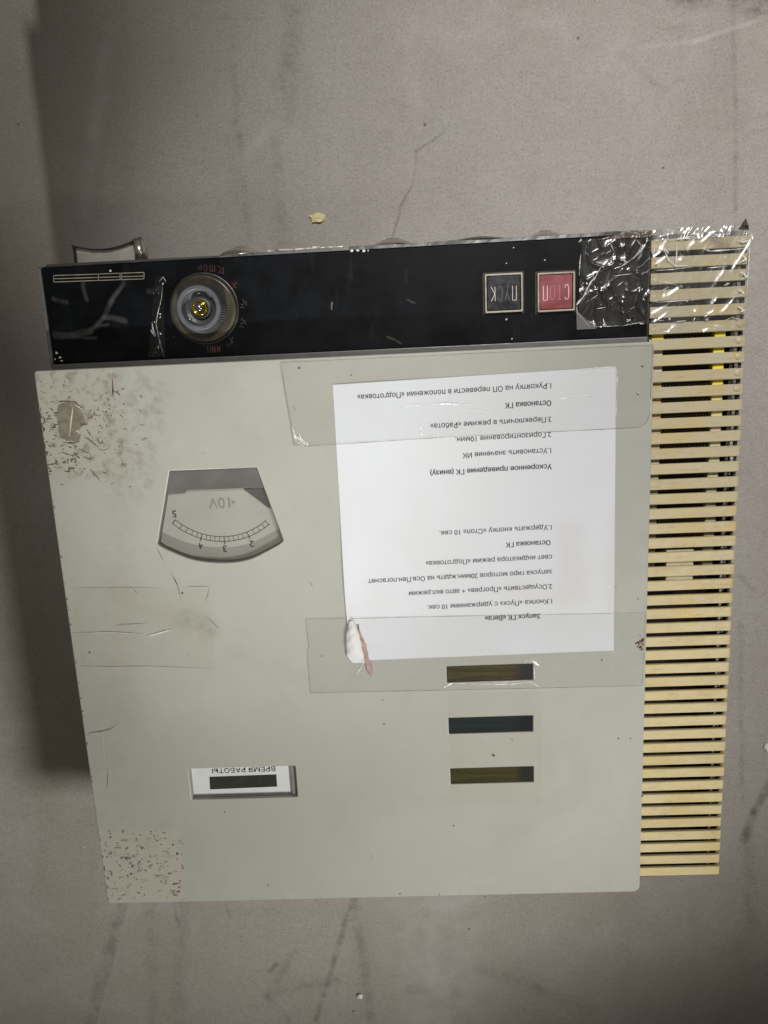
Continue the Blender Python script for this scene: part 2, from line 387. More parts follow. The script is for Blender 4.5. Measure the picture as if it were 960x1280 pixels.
def crease_mat():
    t = NT('white_crease_highlight')
    tr = t.n('ShaderNodeBsdfTransparent', {0: (1, 1, 1)}).outputs[0]
    p = t.n('ShaderNodeBsdfPrincipled', {'Base Color': (0.9, 0.9, 0.9, 1), 'Roughness': 0.12}).outputs[0]  # near-white base colour paints the highlights along the film ridges
    f = t.map(t.noise(240, 4, 0.6), 0.38, 0.62, 0.35, 1.0)
    t.t.links.new(t.n('ShaderNodeMixShader', {0: f, 1: tr, 2: p}).outputs[0], t.out.inputs[0])
    return t.m
M['crease'] = crease_mat()
M['ind_olive'] = indicator_mat('olive_indicator', (0.040, 0.034, 0.016), (0.085, 0.068, 0.026), (0.028, 0.026, 0.022))
M['ind_olive_dark'] = indicator_mat('dim_olive_indicator', (0.038, 0.033, 0.014), (0.062, 0.054, 0.022), (0.022, 0.023, 0.021))
M['ind_teal'] = indicator_mat('dark_teal_indicator', (0.014, 0.020, 0.023), (0.021, 0.029, 0.032), (0.012, 0.016, 0.018))
M['glass'] = film_mat('meter_glass', 0.035, 0.45, 0.03, 0.0, (0.97, 0.97, 0.965))

# ------------------------------------------------------------------ object helpers
ROOT0 = Vector((0.255, -0.180, 0.0))
def empty(name, loc, label, cat, group=None):
    o = bpy.data.objects.new(name, None); COL.objects.link(o); o.location = loc
    o.empty_display_size = 0.05
    o['label'] = label; o['category'] = cat
    if group: o['group'] = group
    return o
def link(name, me, mat, parent=None, smooth=False, kind=None):
    o = bpy.data.objects.new(name, me); COL.objects.link(o)
    if mat is not None and not me.materials: me.materials.append(mat)
    if smooth:
        me.polygons.foreach_set('use_smooth', [True]*len(me.polygons)); me.update()
    put(o, parent)
    if kind: o['kind'] = kind
    return o
def put(o, parent, off=(0, 0, 0)):
    base = Vector((0, 0, HP)) + Vector(off)         # meshes are written in panel coordinates
    p = parent; acc = Vector((0, 0, 0))
    while p is not None: acc += p.location; p = p.parent
    o.parent = parent; o.location = base - acc
def world_origin(o):
    acc = Vector((0, 0, 0))
    while o is not None: acc += o.location; o = o.parent
    return acc
def tag(o, label, cat, group=None):
    o['label'] = label; o['category'] = cat
    if group: o['group'] = group
def mesh(verts, faces, name='mesh'):
    me = bpy.data.meshes.new(name); me.from_pydata([tuple(v) for v in verts], [], faces); me.update(); return me
def from_bm(bm, name='mesh'):
    me = bpy.data.meshes.new(name); bm.to_mesh(me); bm.free(); return me
def boxes(lst, bevel=0.0, seg=2):
    bm = bmesh.new()
    for (x0, x1, y0, y1, z0, z1) in lst:
        r = bmesh.ops.create_cube(bm, size=1.0)
        for v in r['verts']:
            v.co = Vector(((x0+x1)/2+v.co.x*(x1-x0), (y0+y1)/2+v.co.y*(y1-y0), (z0+z1)/2+v.co.z*(z1-z0)))
    if bevel > 0:
        bmesh.ops.bevel(bm, geom=bm.edges[:], offset=bevel, segments=seg, affect='EDGES', profile=0.6)
    return from_bm(bm)
def plate(loops, z0, z1, bevel=0.0, res=2):
    """flat plate with holes from 2-D outlines (first = outer)"""
    cu = bpy.data.curves.new('plate', 'CURVE'); cu.dimensions = '2D'; cu.fill_mode = 'BOTH'
    for lp in loops:
        s = cu.splines.new('POLY'); s.points.add(len(lp)-1)
        for p, q in zip(s.points, lp): p.co = (q[0], q[1], 0, 1)
        s.use_cyclic_u = True
    cu.extrude = max((z1-z0)/2-bevel, 0); cu.bevel_depth = bevel; cu.bevel_resolution = res; cu.offset = -bevel
    o = bpy.data.objects.new('tmp', cu); COL.objects.link(o)
    dg = bpy.context.evaluated_depsgraph_get(); dg.update()
    me = bpy.data.meshes.new_from_object(o.evaluated_get(dg)); bpy.data.objects.remove(o); bpy.data.curves.remove(cu)
    for v in me.vertices: v.co.z += (z0+z1)/2
    me.materials.clear()
    return me
def rounded(x0, y0, x1, y1, r, n=5):
    x0, x1 = min(x0, x1), max(x0, x1); y0, y1 = min(y0, y1), max(y0, y1); out = []
    for cx, cy, a in ((x1-r, y1-r, 0), (x0+r, y1-r, 90), (x0+r, y0+r, 180), (x1-r, y0+r, 270)):
        for i in range(n+1):
            t = R3(a+90*i/n); out.append((cx+r*math.cos(t), cy+r*math.sin(t)))
    return out
def lathe(prof, cx, cy, n=64, teeth=None):
    """surface of revolution about the vertical through (cx,cy); prof = [(r,z)]"""
    vs, fs = [], []
    for r, z in prof:
        for i in range(n):
            a = 2*math.pi*i/n; vs.append((cx+r*math.cos(a), cy+r*math.sin(a), z))
    for j in range(len(prof)-1):
        for i in range(n):
            k = (i+1) % n; fs.append((j*n+i, j*n+k, (j+1)*n+k, (j+1)*n+i))
    return vs, fs
def add_cap(vs, fs, start, n):
    fs.append(tuple(range(start, start+n)))
def ribbon_pts(pts, w, z, taper=False, jitter=0.0, rnd=None):
    vs = []; fs = []; n = len(pts)
    for i, p in enumerate(pts):
        a = Vector(pts[max(i-1, 0)]); b = Vector(pts[min(i+1, n-1)])
        d = (b-a); d = d.normalized() if d.length > 0 else Vector((1, 0))
        nn = Vector((-d.y, d.x))
        ww = w/2*(1 if not taper else max(0.15, math.sin(math.pi*(i+0.3)/(n-0.4))))
        if jitter: ww *= 1+rnd.uniform(-jitter, jitter)
        vs.append((p[0]+nn.x*ww, p[1]+nn.y*ww, z)); vs.append((p[0]-nn.x*ww, p[1]-nn.y*ww, z))
    for i in range(n-1): fs.append((2*i, 2*i+2, 2*i+3, 2*i+1))
    return vs, fs
class Acc:
    def __init__(s): s.v = []; s.f = []
    def add(s, vf):
        o = len(s.v); s.v += list(vf[0]); s.f += [tuple(i+o for i in f) for f in vf[1]]
    def mesh(s): return mesh(s.v, s.f)
def dense(pts, k):
    out = []
    for a, b in zip(pts[:-1], pts[1:]):
        for i in range(k): t = i/k; out.append((a[0]+(b[0]-a[0])*t, a[1]+(b[1]-a[1])*t))
    out.append(pts[-1]); return out
def blob(cx, cy, rx, ry, ang, z, rnd, n=9, rough=0.35):
    vs = []
    for i in range(n):
        a = 2*math.pi*i/n; k = 1+rnd.uniform(-rough, rough)
        x = rx*k*math.cos(a); y = ry*k*math.sin(a)
        vs.append((cx+x*math.cos(ang)-y*math.sin(ang), cy+x*math.sin(ang)+y*math.cos(ang), z))
    return vs, [tuple(range(n))]
def text_mesh(body, size, bold=0.0):
    """outline of the writing, filled by a constrained triangulation"""
    cu = bpy.data.curves.new('txt', 'FONT'); cu.body = body; cu.size = 1.0; cu.resolution_u = 3
    cu.fill_mode = 'NONE'
    o = bpy.data.objects.new('tmp', cu); COL.objects.link(o)
    dg = bpy.context.evaluated_depsgraph_get(); dg.update()
    me = bpy.data.meshes.new_from_object(o.evaluated_get(dg)); bpy.data.objects.remove(o); bpy.data.curves.remove(cu)
    nb = {}
    for a, b in (tuple(e.vertices) for e in me.edges): nb.setdefault(a, []).append(b); nb.setdefault(b, []).append(a)
    co = [v.co.xy for v in me.vertices]; seen = set(); loops = []
    for st in nb:
        if st in seen: continue
        lp = [st]; seen.add(st); cur = st
        while True:
            nx = [k for k in nb[cur] if k not in seen]
            if not nx: break
            cur = nx[0]; seen.add(cur); lp.append(cur)
        pts = []
        for k in lp:
            if not pts or (co[k]-pts[-1]).length > 1e-4: pts.append(co[k].copy())
        if len(pts) > 2 and (pts[0]-pts[-1]).length < 1e-4: pts.pop()
        if len(pts) > 2: loops.append(pts)
    bpy.data.meshes.remove(me)
    # one glyph piece at a time: an outer outline with the outlines inside it
    def box(lp): return (min(p.x for p in lp), max(p.x for p in lp), min(p.y for p in lp), max(p.y for p in lp))
    bx_ = [box(l) for l in loops]; V = []; Fc = []
    inside = lambda a, b: a[0] > b[0] and a[1] < b[1] and a[2] > b[2] and a[3] < b[3]
    for k, lp in enumerate(loops):
        if any(inside(bx_[k], bx_[q]) for q in range(len(loops)) if q != k): continue
        grp = [lp]+[loops[q] for q in range(len(loops)) if q != k and inside(bx_[q], bx_[k])]
        want = abs(sum(abs(sum(g[i].x*g[(i+1) % len(g)].y-g[(i+1) % len(g)].x*g[i].y for i in range(len(g))))*(.5 if gi == 0 else -.5) for gi, g in enumerate(grp)))
        flat = [p for g in grp for p in g]; best = None; jr = random.Random(3)
        for tries in range(12):                # the fill can slip on touching points: nudge them and keep the best
            e_ = 0 if tries == 0 else 4e-4*tries
            t_ = tessellate_polygon([[Vector((p.x+jr.uniform(-e_, e_), p.y+jr.uniform(-e_, e_), 0)) for p in g] for g in grp])
            ar_ = sum(abs((flat[b].x-flat[a].x)*(flat[c].y-flat[a].y)-(flat[b].y-flat[a].y)*(flat[c].x-flat[a].x))*.5 for a, b, c in t_)
            if best is None or abs(ar_-want) < best[0]: best = (abs(ar_-want), t_)
            if best[0] < .02*want: break
        tri = best[1]
        flat = [p for g in grp for p in g]
        o_ = len(V); V += [(p.x*size, p.y*size, 0) for p in flat]
        for a, b, c in tri:
            A, B, C = flat[a], flat[b], flat[c]
            sgn = (B.x-A.x)*(C.y-B.y)-(B.y-A.y)*(C.x-B.x)
            if abs(sgn) < 1e-12: continue
            Fc.append((a+o_, b+o_, c+o_) if sgn > 0 else (a+o_, c+o_, b+o_))
    if bold:                                   # heavier ink: the same writing laid down again, a hair aside
        n0 = len(V); V0 = V; F0 = Fc; V = []; Fc = []
        for q, (dx, dy) in enumerate(((-bold, 0), (bold, 0), (0, bold*.7))):
            V += [(x+dx, y+dy, .00002*q) for x, y, z in V0]; Fc += [tuple(i+n0*q for i in f) for f in F0]
    return mesh(V, Fc)
def lay_text(me, start, end, z, zf=None, ang=None, ysc=1.0):
    """scale to the measured width, turn, lay down with its first baseline point at start"""
    xs = [v.co.x for v in me.vertices]; x0, x1 = min(xs), max(xs)
    d = Vector(end)-Vector(start)
    sx = d.length/(x1-x0); a = math.atan2(d.y, d.x) if ang is None else ang
    ca, sa = math.cos(a), math.sin(a)
    for v in me.vertices:
        x = (v.co.x-x0)*sx; y = v.co.y*ysc
        X = start[0]+x*ca-y*sa; Y = start[1]+x*sa+y*ca
        v.co = (X, Y, v.co.z+z+(zf(X, Y) if zf else 0))
    return me

rnd = random.Random(7)

# ================================================================== the floor
n = 60; vs = []; fs = []
for j in range(n+1):
    for i in range(n+1):
        x = 0.25+(i/n-0.5)*5.0; y = -0.2+(j/n-0.5)*5.0
        vs.append((x, y, -HP))
for j in range(n):
    for i in range(n): a = j*(n+1)+i; fs.append((a, a+1, a+n+2, a+n+1))
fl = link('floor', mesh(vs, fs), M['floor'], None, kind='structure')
fl['label'] = 'worn grey concrete floor with streaks, scuffs and hairline cracks'

def crumb(px, py, r, mat, label, cat, group):
    bm = bmesh.new(); bmesh.ops.create_icosphere(bm, subdivisions=2, radius=1)
    x, y = W(px, py, -HP)
    for v in bm.verts:
        k = 1+0.35*mnoise.noise(v.co*2.1+Vector((px, py, 0)))
        v.co = Vector((v.co.x*r[0]*k, v.co.y*r[1]*k, (v.co.z+0.7)*r[2]*k))
    me = from_bm(bm)
    o = bpy.data.objects.new('crumb', me); COL.objects.link(o); me.materials.append(mat); o.location = (x, y, 0)
    tag(o, label, cat)
crumb(397, 272, (.0068, .0042, .0022), M['crumb_y'], 'yellowish crumb on the concrete above the black control strip', 'crumb', None)
crumb(450, 1244, (.0032, .0030, .002), M['crumb_w'], 'tiny white crumb on the floor below the panel', 'crumb', None)
crumb(959, 933, (.0040, .0045, .002), M['crumb_w'], 'small white crumb on the floor right of the slatted grille', 'crumb', None)

# ================================================================== the instrument
dev = empty('instrument_case', ROOT0, 'old grey electronic instrument case with black control strip, meter and yellowed slatted grille', 'instrument')
X1 = 0.4400; YB = -0.4390

# body shells (below the panel, below the grille)
link('case_body', boxes([(0.010, 0.4385, -0.430, 0.0745, -HP+0.004, -0.0185)], 0.002), M['body'], dev)
link('grille_housing', boxes([(0.4390, 0.4412, -0.4370, 0.0715, -HP+0.004, -0.0150), (0.5055, 0.5075, -0.4370, 0.0715, -0.060, -0.0165),
                              (0.4412, 0.5055, 0.0690, 0.0715, -0.060, -0.0165), (0.4412, 0.5055, -0.4370, -0.4350, -0.060, -0.0165),
                              (0.4412, 0.5055, -0.4350, 0.0690, -0.060, -0.056)], 0.0004, 1), M['interior'], dev)
link('grille_side', boxes([(0.5057, 0.5079, -0.4372, 0.0717, -HP+0.004, -0.0168), (0.4414, 0.5056, 0.0717, 0.0727, -HP+0.004, -0.0168), (0.4414, 0.5056, -0.4382, -0.4372, -HP+0.004, -0.0168)], 0.0004, 1), M['body'], dev)
link('foot', boxes([(0.03, 0.05, -0.41, -0.39, -HP, -HP+0.0045)], 0.0005, 1), M['interior'], dev)
for (fx, fy) in ((0.39, 0), (0.39, 0.44), (0, 0.44)):
    o = dev.children[-1].copy() if False else bpy.data.objects.new('foot', bpy.data.objects['foot'].data)
    COL.objects.link(o); put(o, dev, (fx, fy, 0))

# front panel with its openings
mtr = [W(*p) for p in [(211.5, 588.5), (321, 584.5), (353.5, 673), (352, 678), (335, 688), (310, 699.5), (280, 703.5), (243, 700), (212, 688.5), (198, 681), (197, 677)]]
def catm(pts, k=5):
    out = []
    for i in range(len(pts)-1):
        p0 = Vector(pts[max(i-1, 0)]); p1 = Vector(pts[i]); p2 = Vector(pts[i+1]); p3 = Vector(pts[min(i+2, len(pts)-1)])
        for j in range(k):
            t = j/k; out.append(tuple(.5*((2*p1)+(p2-p0)*t+(2*p0-5*p1+4*p2-p3)*t*t+(3*p1-p0-3*p2+p3)*t**3)))
    out.append(tuple(pts[-1])); return out
mtr = mtr[:2]+catm(mtr[2:])
cnt = rounded(0.0800, -0.3172, 0.1660, -0.3447, 0.0012, 3)
inds = [(0.2885, -0.2370, 0.3545, -0.2505), (0.2887, -0.2800, 0.3543, -0.2938), (0.2889, -0.3236, 0.3545, -0.3374)]
outer = []
for cx, cy, a, r in ((X1-.003, -.003, 0, .003), (.0025, -.0025, 90, .0025), (.003, YB+.003, 180, .003), (X1-.0055, YB+.0055, 270, .0055)):
    for i in range(6):
        t = R3(a+90*i/5); outer.append((cx+r*math.cos(t), cy+r*math.sin(t)))
loops = [outer, mtr, cnt]+[rounded(a, b, c, d, .0005, 2) for a, b, c, d in inds]
link('front_panel', plate(loops, -0.0080, 0.0, 0.0007, 2), M['panel'], dev)
link('panel_backing', boxes([(0.004, 0.436, -0.435, -0.004, -0.0183, -0.0145)]), M['interior'], dev)

# black control strip
strip = link('control_strip', plate([[(0.0092, 0.0040), (0.0084, 0.0705), (0.0094, 0.0716), (0.30, 0.0728), (0.4392, 0.0734), (0.4392, 0.0035)]], -0.0183, -0.0150, 0.0004, 1), M['black'], dev)
link('trim_strip', boxes([(0.0075, 0.4392, -0.0010, 0.0036, -0.0170, -0.0125)], 0.0006), M['trim'], dev)
# aluminium case edge above the strip, chipped
ev = []; ef = []; N = 150
for i in range(N+1):
    x = 0.0065+(0.441-0.0065)*i/N
    k = mnoise.noise(Vector((x*160, 3, 0)))*0.0004+mnoise.noise(Vector((x*35, 9, 0)))*0.0005
    wide = 0.0004+0.0020*min(1, max(0, (x-0.10)/0.1))
    y0 = 0.0718+0.0018*min(1, x/0.44); y1 = y0+wide+k
    for (y, z) in ((y0, -0.0158), (y0+0.0002, -0.0152), (y1, -0.0154+k), (y1+.0004, -0.0175), (y1, -0.030)): ev.append((x, y, z))
for i in range(N):
    for j in range(4): a = i*5+j; ef.append((a, a+5, a+6, a+1))
link('case_edge', mesh(ev, ef), M['edge'], dev)
# left edge lip
link('side_lip', boxes([(0.0058, 0.0080, 0.002, 0.0715, -0.030, -0.0152)], 0.0004), M['body'], dev)

# -------- things mounted on the top wall
def dome(name, x0, x1, prot, zc, mat, squash=1.0):
    cx = (x0+x1)/2; R = (x1-x0)/2; vs = []; fs = []; n = 40
    prof = [(1.0, 0), (1.0, .18), (.93, .42), (.75, .62), (.5, .88), (.32, .97), (.28, 1.06), (.12, 1.1)]
    for r, h in prof:
        for i in range(n):
            a = 2*math.pi*i/n; vs.append((cx+R*r*math.cos(a), 0.0748+h*prot, zc+R*r*math.sin(a)*squash))
    for j in range(len(prof)-1):
        for i in range(n): k = (i+1) % n; fs.append((j*n+i, j*n+k, (j+1)*n+k, (j+1)*n+i))
    fs.append(tuple((len(prof)-1)*n+i for i in range(n)))
    return link(name, mesh(vs, fs), mat, dev, smooth=True)
dome('connector_cap', .131, .164, .0073, -.045, M['steel'])
dome('connector_cap', .243, .278, .0075, -.045, M['steel'])
dome('cable_gland', .294, .354, .0057, -.050, M['darkmetal'])
dome('connector_cap', .357, .388, .0073, -.045, M['steel'])
link('name_plate', boxes([(.167, .224, .0742, .0790, -.075, -.040), (.200, .206, .0786, .0803, -.060, -.045)], .0006), M['steel'], dev)
# latch plate, concave upper edge, rolled right end
lz0, lz1 = -0.048, -0.036
top = []
for i in range(17):
    t = i/16; x = .0255+(.0765-.0255)*t
    y = .0885-.0045*math.sin(math.pi*min(1, t*1.02))**0.8+0.0030*t*t
    top.append((x, y))
lt = link('latch', plate([[(.0765, .0740), (.0255, .0740)]+top], lz0, lz1, .0006), M['latchgrey'], dev)
li = [(x, y-.0012) for x, y in top[1:-1]]
link('latch_lip', plate([[(.0270, .0740), (.0262, .0740), (.0258, .0878)]+[(x, y+.0003) for x, y in top]+[(x, y-.0009) for x, y in reversed(top)][:-1]+[(.0272, .0868)]], lz1-.001, lz1+.0035, .0003), M['darkmetal'], lt)
bm = bmesh.new()
bmesh.ops.create_cone(bm, cap_ends=True, segments=24, radius1=.0042, radius2=.0042, depth=.0165, matrix=Matrix.Translation((.0745, .0823, lz1+.001)) @ Matrix.Rotation(R3(90), 4, 'X'))
link('hinge_pin', from_bm(bm), M['steel'], lt, smooth=True)

# -------- measuring scale printed on the strip (thin outlined rule)
sc = Acc(); zS = -0.01488
def sline(a, b, w, acc=sc, z=zS): acc.add(ribbon_pts([W(*a, z), W(*b, z)], w, z))
for y0, y1 in (((344.5, 340.5)), ((348.5, 345.0)), ((352.5, 348.5))):
    sline((67, y0), (180, y1), .0005)
for x, a, b in ((67, 344.5, 352.5), (180, 340.5, 348.5), (123, 342.5, 350.5), (152, 341.5, 349.5), (150, 341.5, 349.5)):
    sline((x, a), (x, b), .0005)
link('printed_rule', sc.mesh(), M['brass'], dev)
d = blob(*W(138, 338.5, -.0145), .0008, .0008, 0, -0.0145, rnd, 10, .1); link('screw_dot', mesh(*d), M['engr_white'], dev)

# -------- selector knob
KX, KY = 0.1233, 0.0379
vs, fs = lathe([(.0236, -.0150), (.0236, -.0128), (.0228, -.0118), (.0212, -.0114), (.0204, -.0120), (.0150, -.0110), (.0, -.0110)], KX, KY, 72)
kb = link('selector_dial', mesh(vs, fs), M['olive'], dev, smooth=True)
vs, fs = lathe([(.0250, -.01485), (.0242, -.0145), (.0237, -.01485)], KX, KY, 72)
link('dial_bezel', mesh(vs, fs), M['darkmetal'], kb, smooth=True)
vs = []; fs = []; NT_ = 64; n = NT_*4
prof = [(.0176, -.0105, 1), (.0170, -.006, 1), (.0160, .0002, 1), (.0153, .0012, .3), (.0148, .0014, 0), (.0128, .0014, 0), (.0122, .0008, 0), (.0118, -.004, 0), (.0112, -.0072, 0)]
for r, z, tt in prof:
    for i in range(n):
        a = 2*math.pi*i/n; rr = r-(0.0008*tt if (i % 4) in (2, 3) else 0)
        vs.append((KX+rr*math.cos(a), KY+rr*math.sin(a), z))
for j in range(len(prof)-1):
    for i in range(n): k = (i+1) % n; fs.append((j*n+i, j*n+k, (j+1)*n+k, (j+1)*n+i))
link('knurled_ring', mesh(vs, fs), M['knob'], kb)
vs, fs = lathe([(.0116, -.0070), (.0090, -.0078), (.0075, -.0080), (.0072, -.0050), (.0062, -.0046), (.0, -.0046)], KX, KY, 48)
link('knob_recess', mesh(vs, fs), M['knob_in'], kb, smooth=False)
vs, fs = lathe([(.0056, -.0046), (.0056, -.0030), (.0050, -.0016), (.0043, -.0014), (.0038, -.0024), (.0, -.0030)], KX, KY, 40)
link('lamp_lens', mesh(vs, fs), M['lampgold'], kb, smooth=True)
vs, fs = lathe([(.0036, -.0036), (.0034, -.0018), (.0026, -.0004), (.0014, .0004), (.0, .0006)], KX-.0002, KY+.0001, 32)
link('lamp_bulb', mesh(vs, fs), M['lampglass'], kb, smooth=True)
for (px, py) in ((248, 366.5), (237, 399)):
    x, y = W(px, py, -.006); vs, fs = lathe([(.0013, -.0072), (.0012, -.0060), (.0006, -.0055), (0, -.0054)], x, y, 14)
    link('screw', mesh(vs, fs), M['steel'], kb, smooth=True)
# faded print round the dial: short strokes where the worn letters stand
rm = Acc(); gm = Acc()
def stroke(acc, a, b, w=.00045): acc.add(ribbon_pts([W(*a, zS), W(*b, zS)], w, zS))
def ring(acc, cx, cy, rx, ry, w=.0004, a0=0, a1=360):
    pts = [W(cx+rx*math.cos(R3(a0+(a1-a0)*i/12)), cy+ry*math.sin(R3(a0+(a1-a0)*i/12)), zS) for i in range(13)]
    acc.add(ribbon_pts(pts, w, zS))
ring(rm, 250, 334, 2.2, 3.5, a0=-60, a1=200); stroke(rm, (246.5, 334), (252, 334.5))
ring(rm, 257, 335, 1.8, 4); stroke(rm, (262.5, 331), (262.5, 339)); stroke(rm, (265.5, 331), (265.5, 339)); stroke(rm, (268.5, 331.5), (268.5, 339.5)); stroke(rm, (262.5, 339), (268.5, 339.5))
ring(rm, 273.5, 337, 2.2, 4, a0=-120, a1=120); stroke(rm, (278.5, 334), (279, 342)); stroke(rm, (275.5, 341.5), (279, 342))
stroke(rm, (289.5, 353), (295.5, 360)); stroke(rm, (295, 352.5), (290.5, 361)); stroke(rm, (297, 355), (293.5, 351.5))
for p in ((303, 378), (302, 402)):
    ring(gm, p[0], p[1], 2, 3.6, a0=-100, a1=150); stroke(gm, (p[0]-3, p[1]+6), (p[0]+3, p[1]+7)); stroke(gm, (p[0]+4, p[1]-2), (p[0]+5, p[1]+4))
stroke(gm, (287, 422), (292, 429)); stroke(gm, (291, 421), (288, 431)); stroke(gm, (284, 430), (286.5, 433.5))
for x in (259.5, 263, 265.5, 268.5, 271.5, 274.5): stroke(rm if x > 262 else gm, (x, 432.5), (x+.6, 440.5), .00035)
stroke(rm, (265.5, 433), (268.5, 440.5), .0003); stroke(rm, (271.5, 440.5), (274.5, 433), .0003)
link('dial_lettering', rm.mesh(), M['red_mark'], dev, kind='stuff'); link('dial_lettering', gm.mesh(), M['grey_mark'], dev, kind='stuff')

# -------- push buttons
LET = {'П': [[(0, 0), (0, 1), (1, 1), (1, 0)]], 'У': [[(0, 1), (.5, .42)], [(1, 1), (.25, 0), (0, 0)]],
       'С': [[(1, .82), (.8, 1), (.25, 1), (0, .8), (0, .2), (.25, 0), (.8, 0), (1, .18)]],
       'К': [[(0, 0), (0, 1)], [(1, 1), (.08, .5), (1, 0)]], 'Т': [[(0, 1), (1, 1)], [(.5, 1), (.5, 0)]],
       'О': [[(.3, 0), (.7, 0), (1, .2), (1, .8), (.7, 1), (.3, 1), (0, .8), (0, .2), (.3, 0)]]}
def button(x0, x1, y0, y1, capmat, word, mats):
    fr = link('push_button', plate([rounded(x0, y0, x1, y1, .0007, 2), rounded(x0+.0013, y0+.0013, x1-.0013, y1-.0013, .0004, 2)], -.0152, -.0118, .0003), M['brass'], dev)
    g = .0012
    link('button_surround', plate([rounded(x0-g, y0-g, x1+g, y1+g, .0008, 2)], -.0150, -.01488, 0), M['interior'], fr)
    cap = link('button_cap', plate([rounded(x0+.0017, y0+.0017, x1-.0017, y1-.0017, .0006, 2)], -.0150, -.0128, .0004), capmat, fr)
    zt = -.01272; cx = (x0+x1)/2; cy = (y0+y1)/2-.0004; lw = .0027; lh = .0098; gap = .0023
    tot = 4*lw+3*gap; groups = {}
    for k, ch in enumerate(word):
        sx = cx+tot/2-k*(lw+gap)                     # the writing stands on its head
        for pl in LET[ch]:
            pts = [(sx-u*lw, cy+lh/2-vv*lh) for u, vv in pl]
            groups.setdefault(mats[k], Acc()).add(ribbon_pts(dense(pts, 3), .00045, zt))
    for mk, acc in groups.items():
        link('button_lettering', acc.mesh(), M[mk], cap)
    return fr
b1 = button(.3243, .3510, .0251, .0518, M['cap_black'], 'ПУСК', ['engr_white', 'engr_dim', 'engr_dim', 'engr_white'])
b1['label'] = 'black square button engraved ПУСК'
b2 = button(.3613, .3875, .0240, .0508, M['cap_red'], 'СТОП', ['engr_pink', 'engr_pdim', 'engr_pdim', 'engr_pink'])
b2['label'] = 'red square button engraved СТОП'

# -------- meter
zc = -0.0064
mw = plate([[(x, y) for x, y in [(.0735, -.0740), (.1560, -.0735), (.1735, -.1310), (.1700, -.1400), (.15, -.152), (.10, -.152), (.072, -.137)]]], -.0090, zc, 0)
meter = link('meter_dial', mw, M['dial'], dev)
def WP(*pts, z=zc): return [W(x, y, z) for x, y in pts]
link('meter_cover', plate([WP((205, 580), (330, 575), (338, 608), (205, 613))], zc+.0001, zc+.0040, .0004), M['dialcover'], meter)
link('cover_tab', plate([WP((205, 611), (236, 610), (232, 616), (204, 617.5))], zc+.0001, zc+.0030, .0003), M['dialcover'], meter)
sh = plate([WP((305, 611), (340, 606), (352, 640), (334, 633), (320, 622))], zc+.0001, zc+.0018, .0003); link('dark_wedge', sh, M['dialdark'], meter)  # dark wedge across the right corner of the dial
ar = Acc(); zi = zc+.0002
scp = [(215, 654), (280, 677), (337, 655)]
# fit a circle through three scale points, draw double arc and ticks
A, Bp, C_ = [Vector(W(*p, zi)) for p in scp]
def circ(a, b, c):
    d = 2*(a.x*(b.y-c.y)+b.x*(c.y-a.y)+c.x*(a.y-b.y))
    ux = ((a.length_squared)*(b.y-c.y)+(b.length_squared)*(c.y-a.y)+(c.length_squared)*(a.y-b.y))/d
    uy = ((a.length_squared)*(c.x-b.x)+(b.length_squared)*(a.x-c.x)+(c.length_squared)*(b.x-a.x))/d
    return Vector((ux, uy)), (a-Vector((ux, uy))).length
cc, rr = circ(A, Bp, C_)
ang = lambda p: math.atan2(p.y-cc.y, p.x-cc.x)
a0, a1 = ang(A), ang(C_)
def arcp(r, s, e, k=28): return [(cc.x+r*math.cos(s+(e-s)*i/k), cc.y+r*math.sin(s+(e-s)*i/k)) for i in range(k+1)]
ar.add(ribbon_pts(arcp(rr, a0, a1), .00040, zi)); ar.add(ribbon_pts(arcp(rr-.0038, a0, a1), .00040, zi))
for tx in (216, 224.5, 231.7, 238.7, 245, 250.5, 257, 262, 268, 274, 280, 285.7, 292, 298, 304, 310.7, 318, 325, 331, 336):
    X = W(tx, 672-abs(tx-279)*.2, zi)[0]; a = -math.acos(max(-1, min(1, (X-cc.x)/rr)))
    major = tx in (250.5, 280, 310.7); ri, ro = rr-.0038, rr+(.0022 if major else 0)
    ar.add(ribbon_pts([(cc.x+ri*math.cos(a), cc.y+ri*math.sin(a)), (cc.x+ro*math.cos(a), cc.y+ro*math.sin(a))], .0006 if major or tx == 216 else .00036, zi))
link('meter_scale', ar.mesh(), M['ink'], meter)
def num(txt, px, py, h, mat, par, z, rot=180, name='numeral'):
    me = text_mesh(txt, h/0.70, .00009); xs = [v.co.x for v in me.vertices]; ys = [v.co.y for v in me.vertices]
    cx, cy = (min(xs)+max(xs))/2, (min(ys)+max(ys))/2; X, Y = W(px, py, z); a = R3(rot)
    for v in me.vertices:
        x, y = v.co.x-cx, v.co.y-cy; v.co = (X+x*math.cos(a)-y*math.sin(a), Y+x*math.sin(a)+y*math.cos(a), z+v.co.z)
    return link(name, me, mat, par)
num('5', 218, 642.5, .0052, M['ink'], meter, zi, 184); num('4', 251, 682.5, .0046, M['ink'], meter, zi, 184); num('3', 281, 686, .0050, M['ink'], meter, zi, 180); num('2', 314.5, 680, .0050, M['ink'], meter, zi, 176)
num('10V', 274, 629, .0080, M['unit'], meter, zi, 181, 'unit_marking'); num('×', 291.5, 628, .0046, M['unit'], meter, zi, 181, 'unit_marking')
link('meter_glass', plate([[((x-.122)*.990+.122, (y+.11)*.990-.11) for x, y in mtr]], -.0022, -.0014, 0), M['glass'], meter)
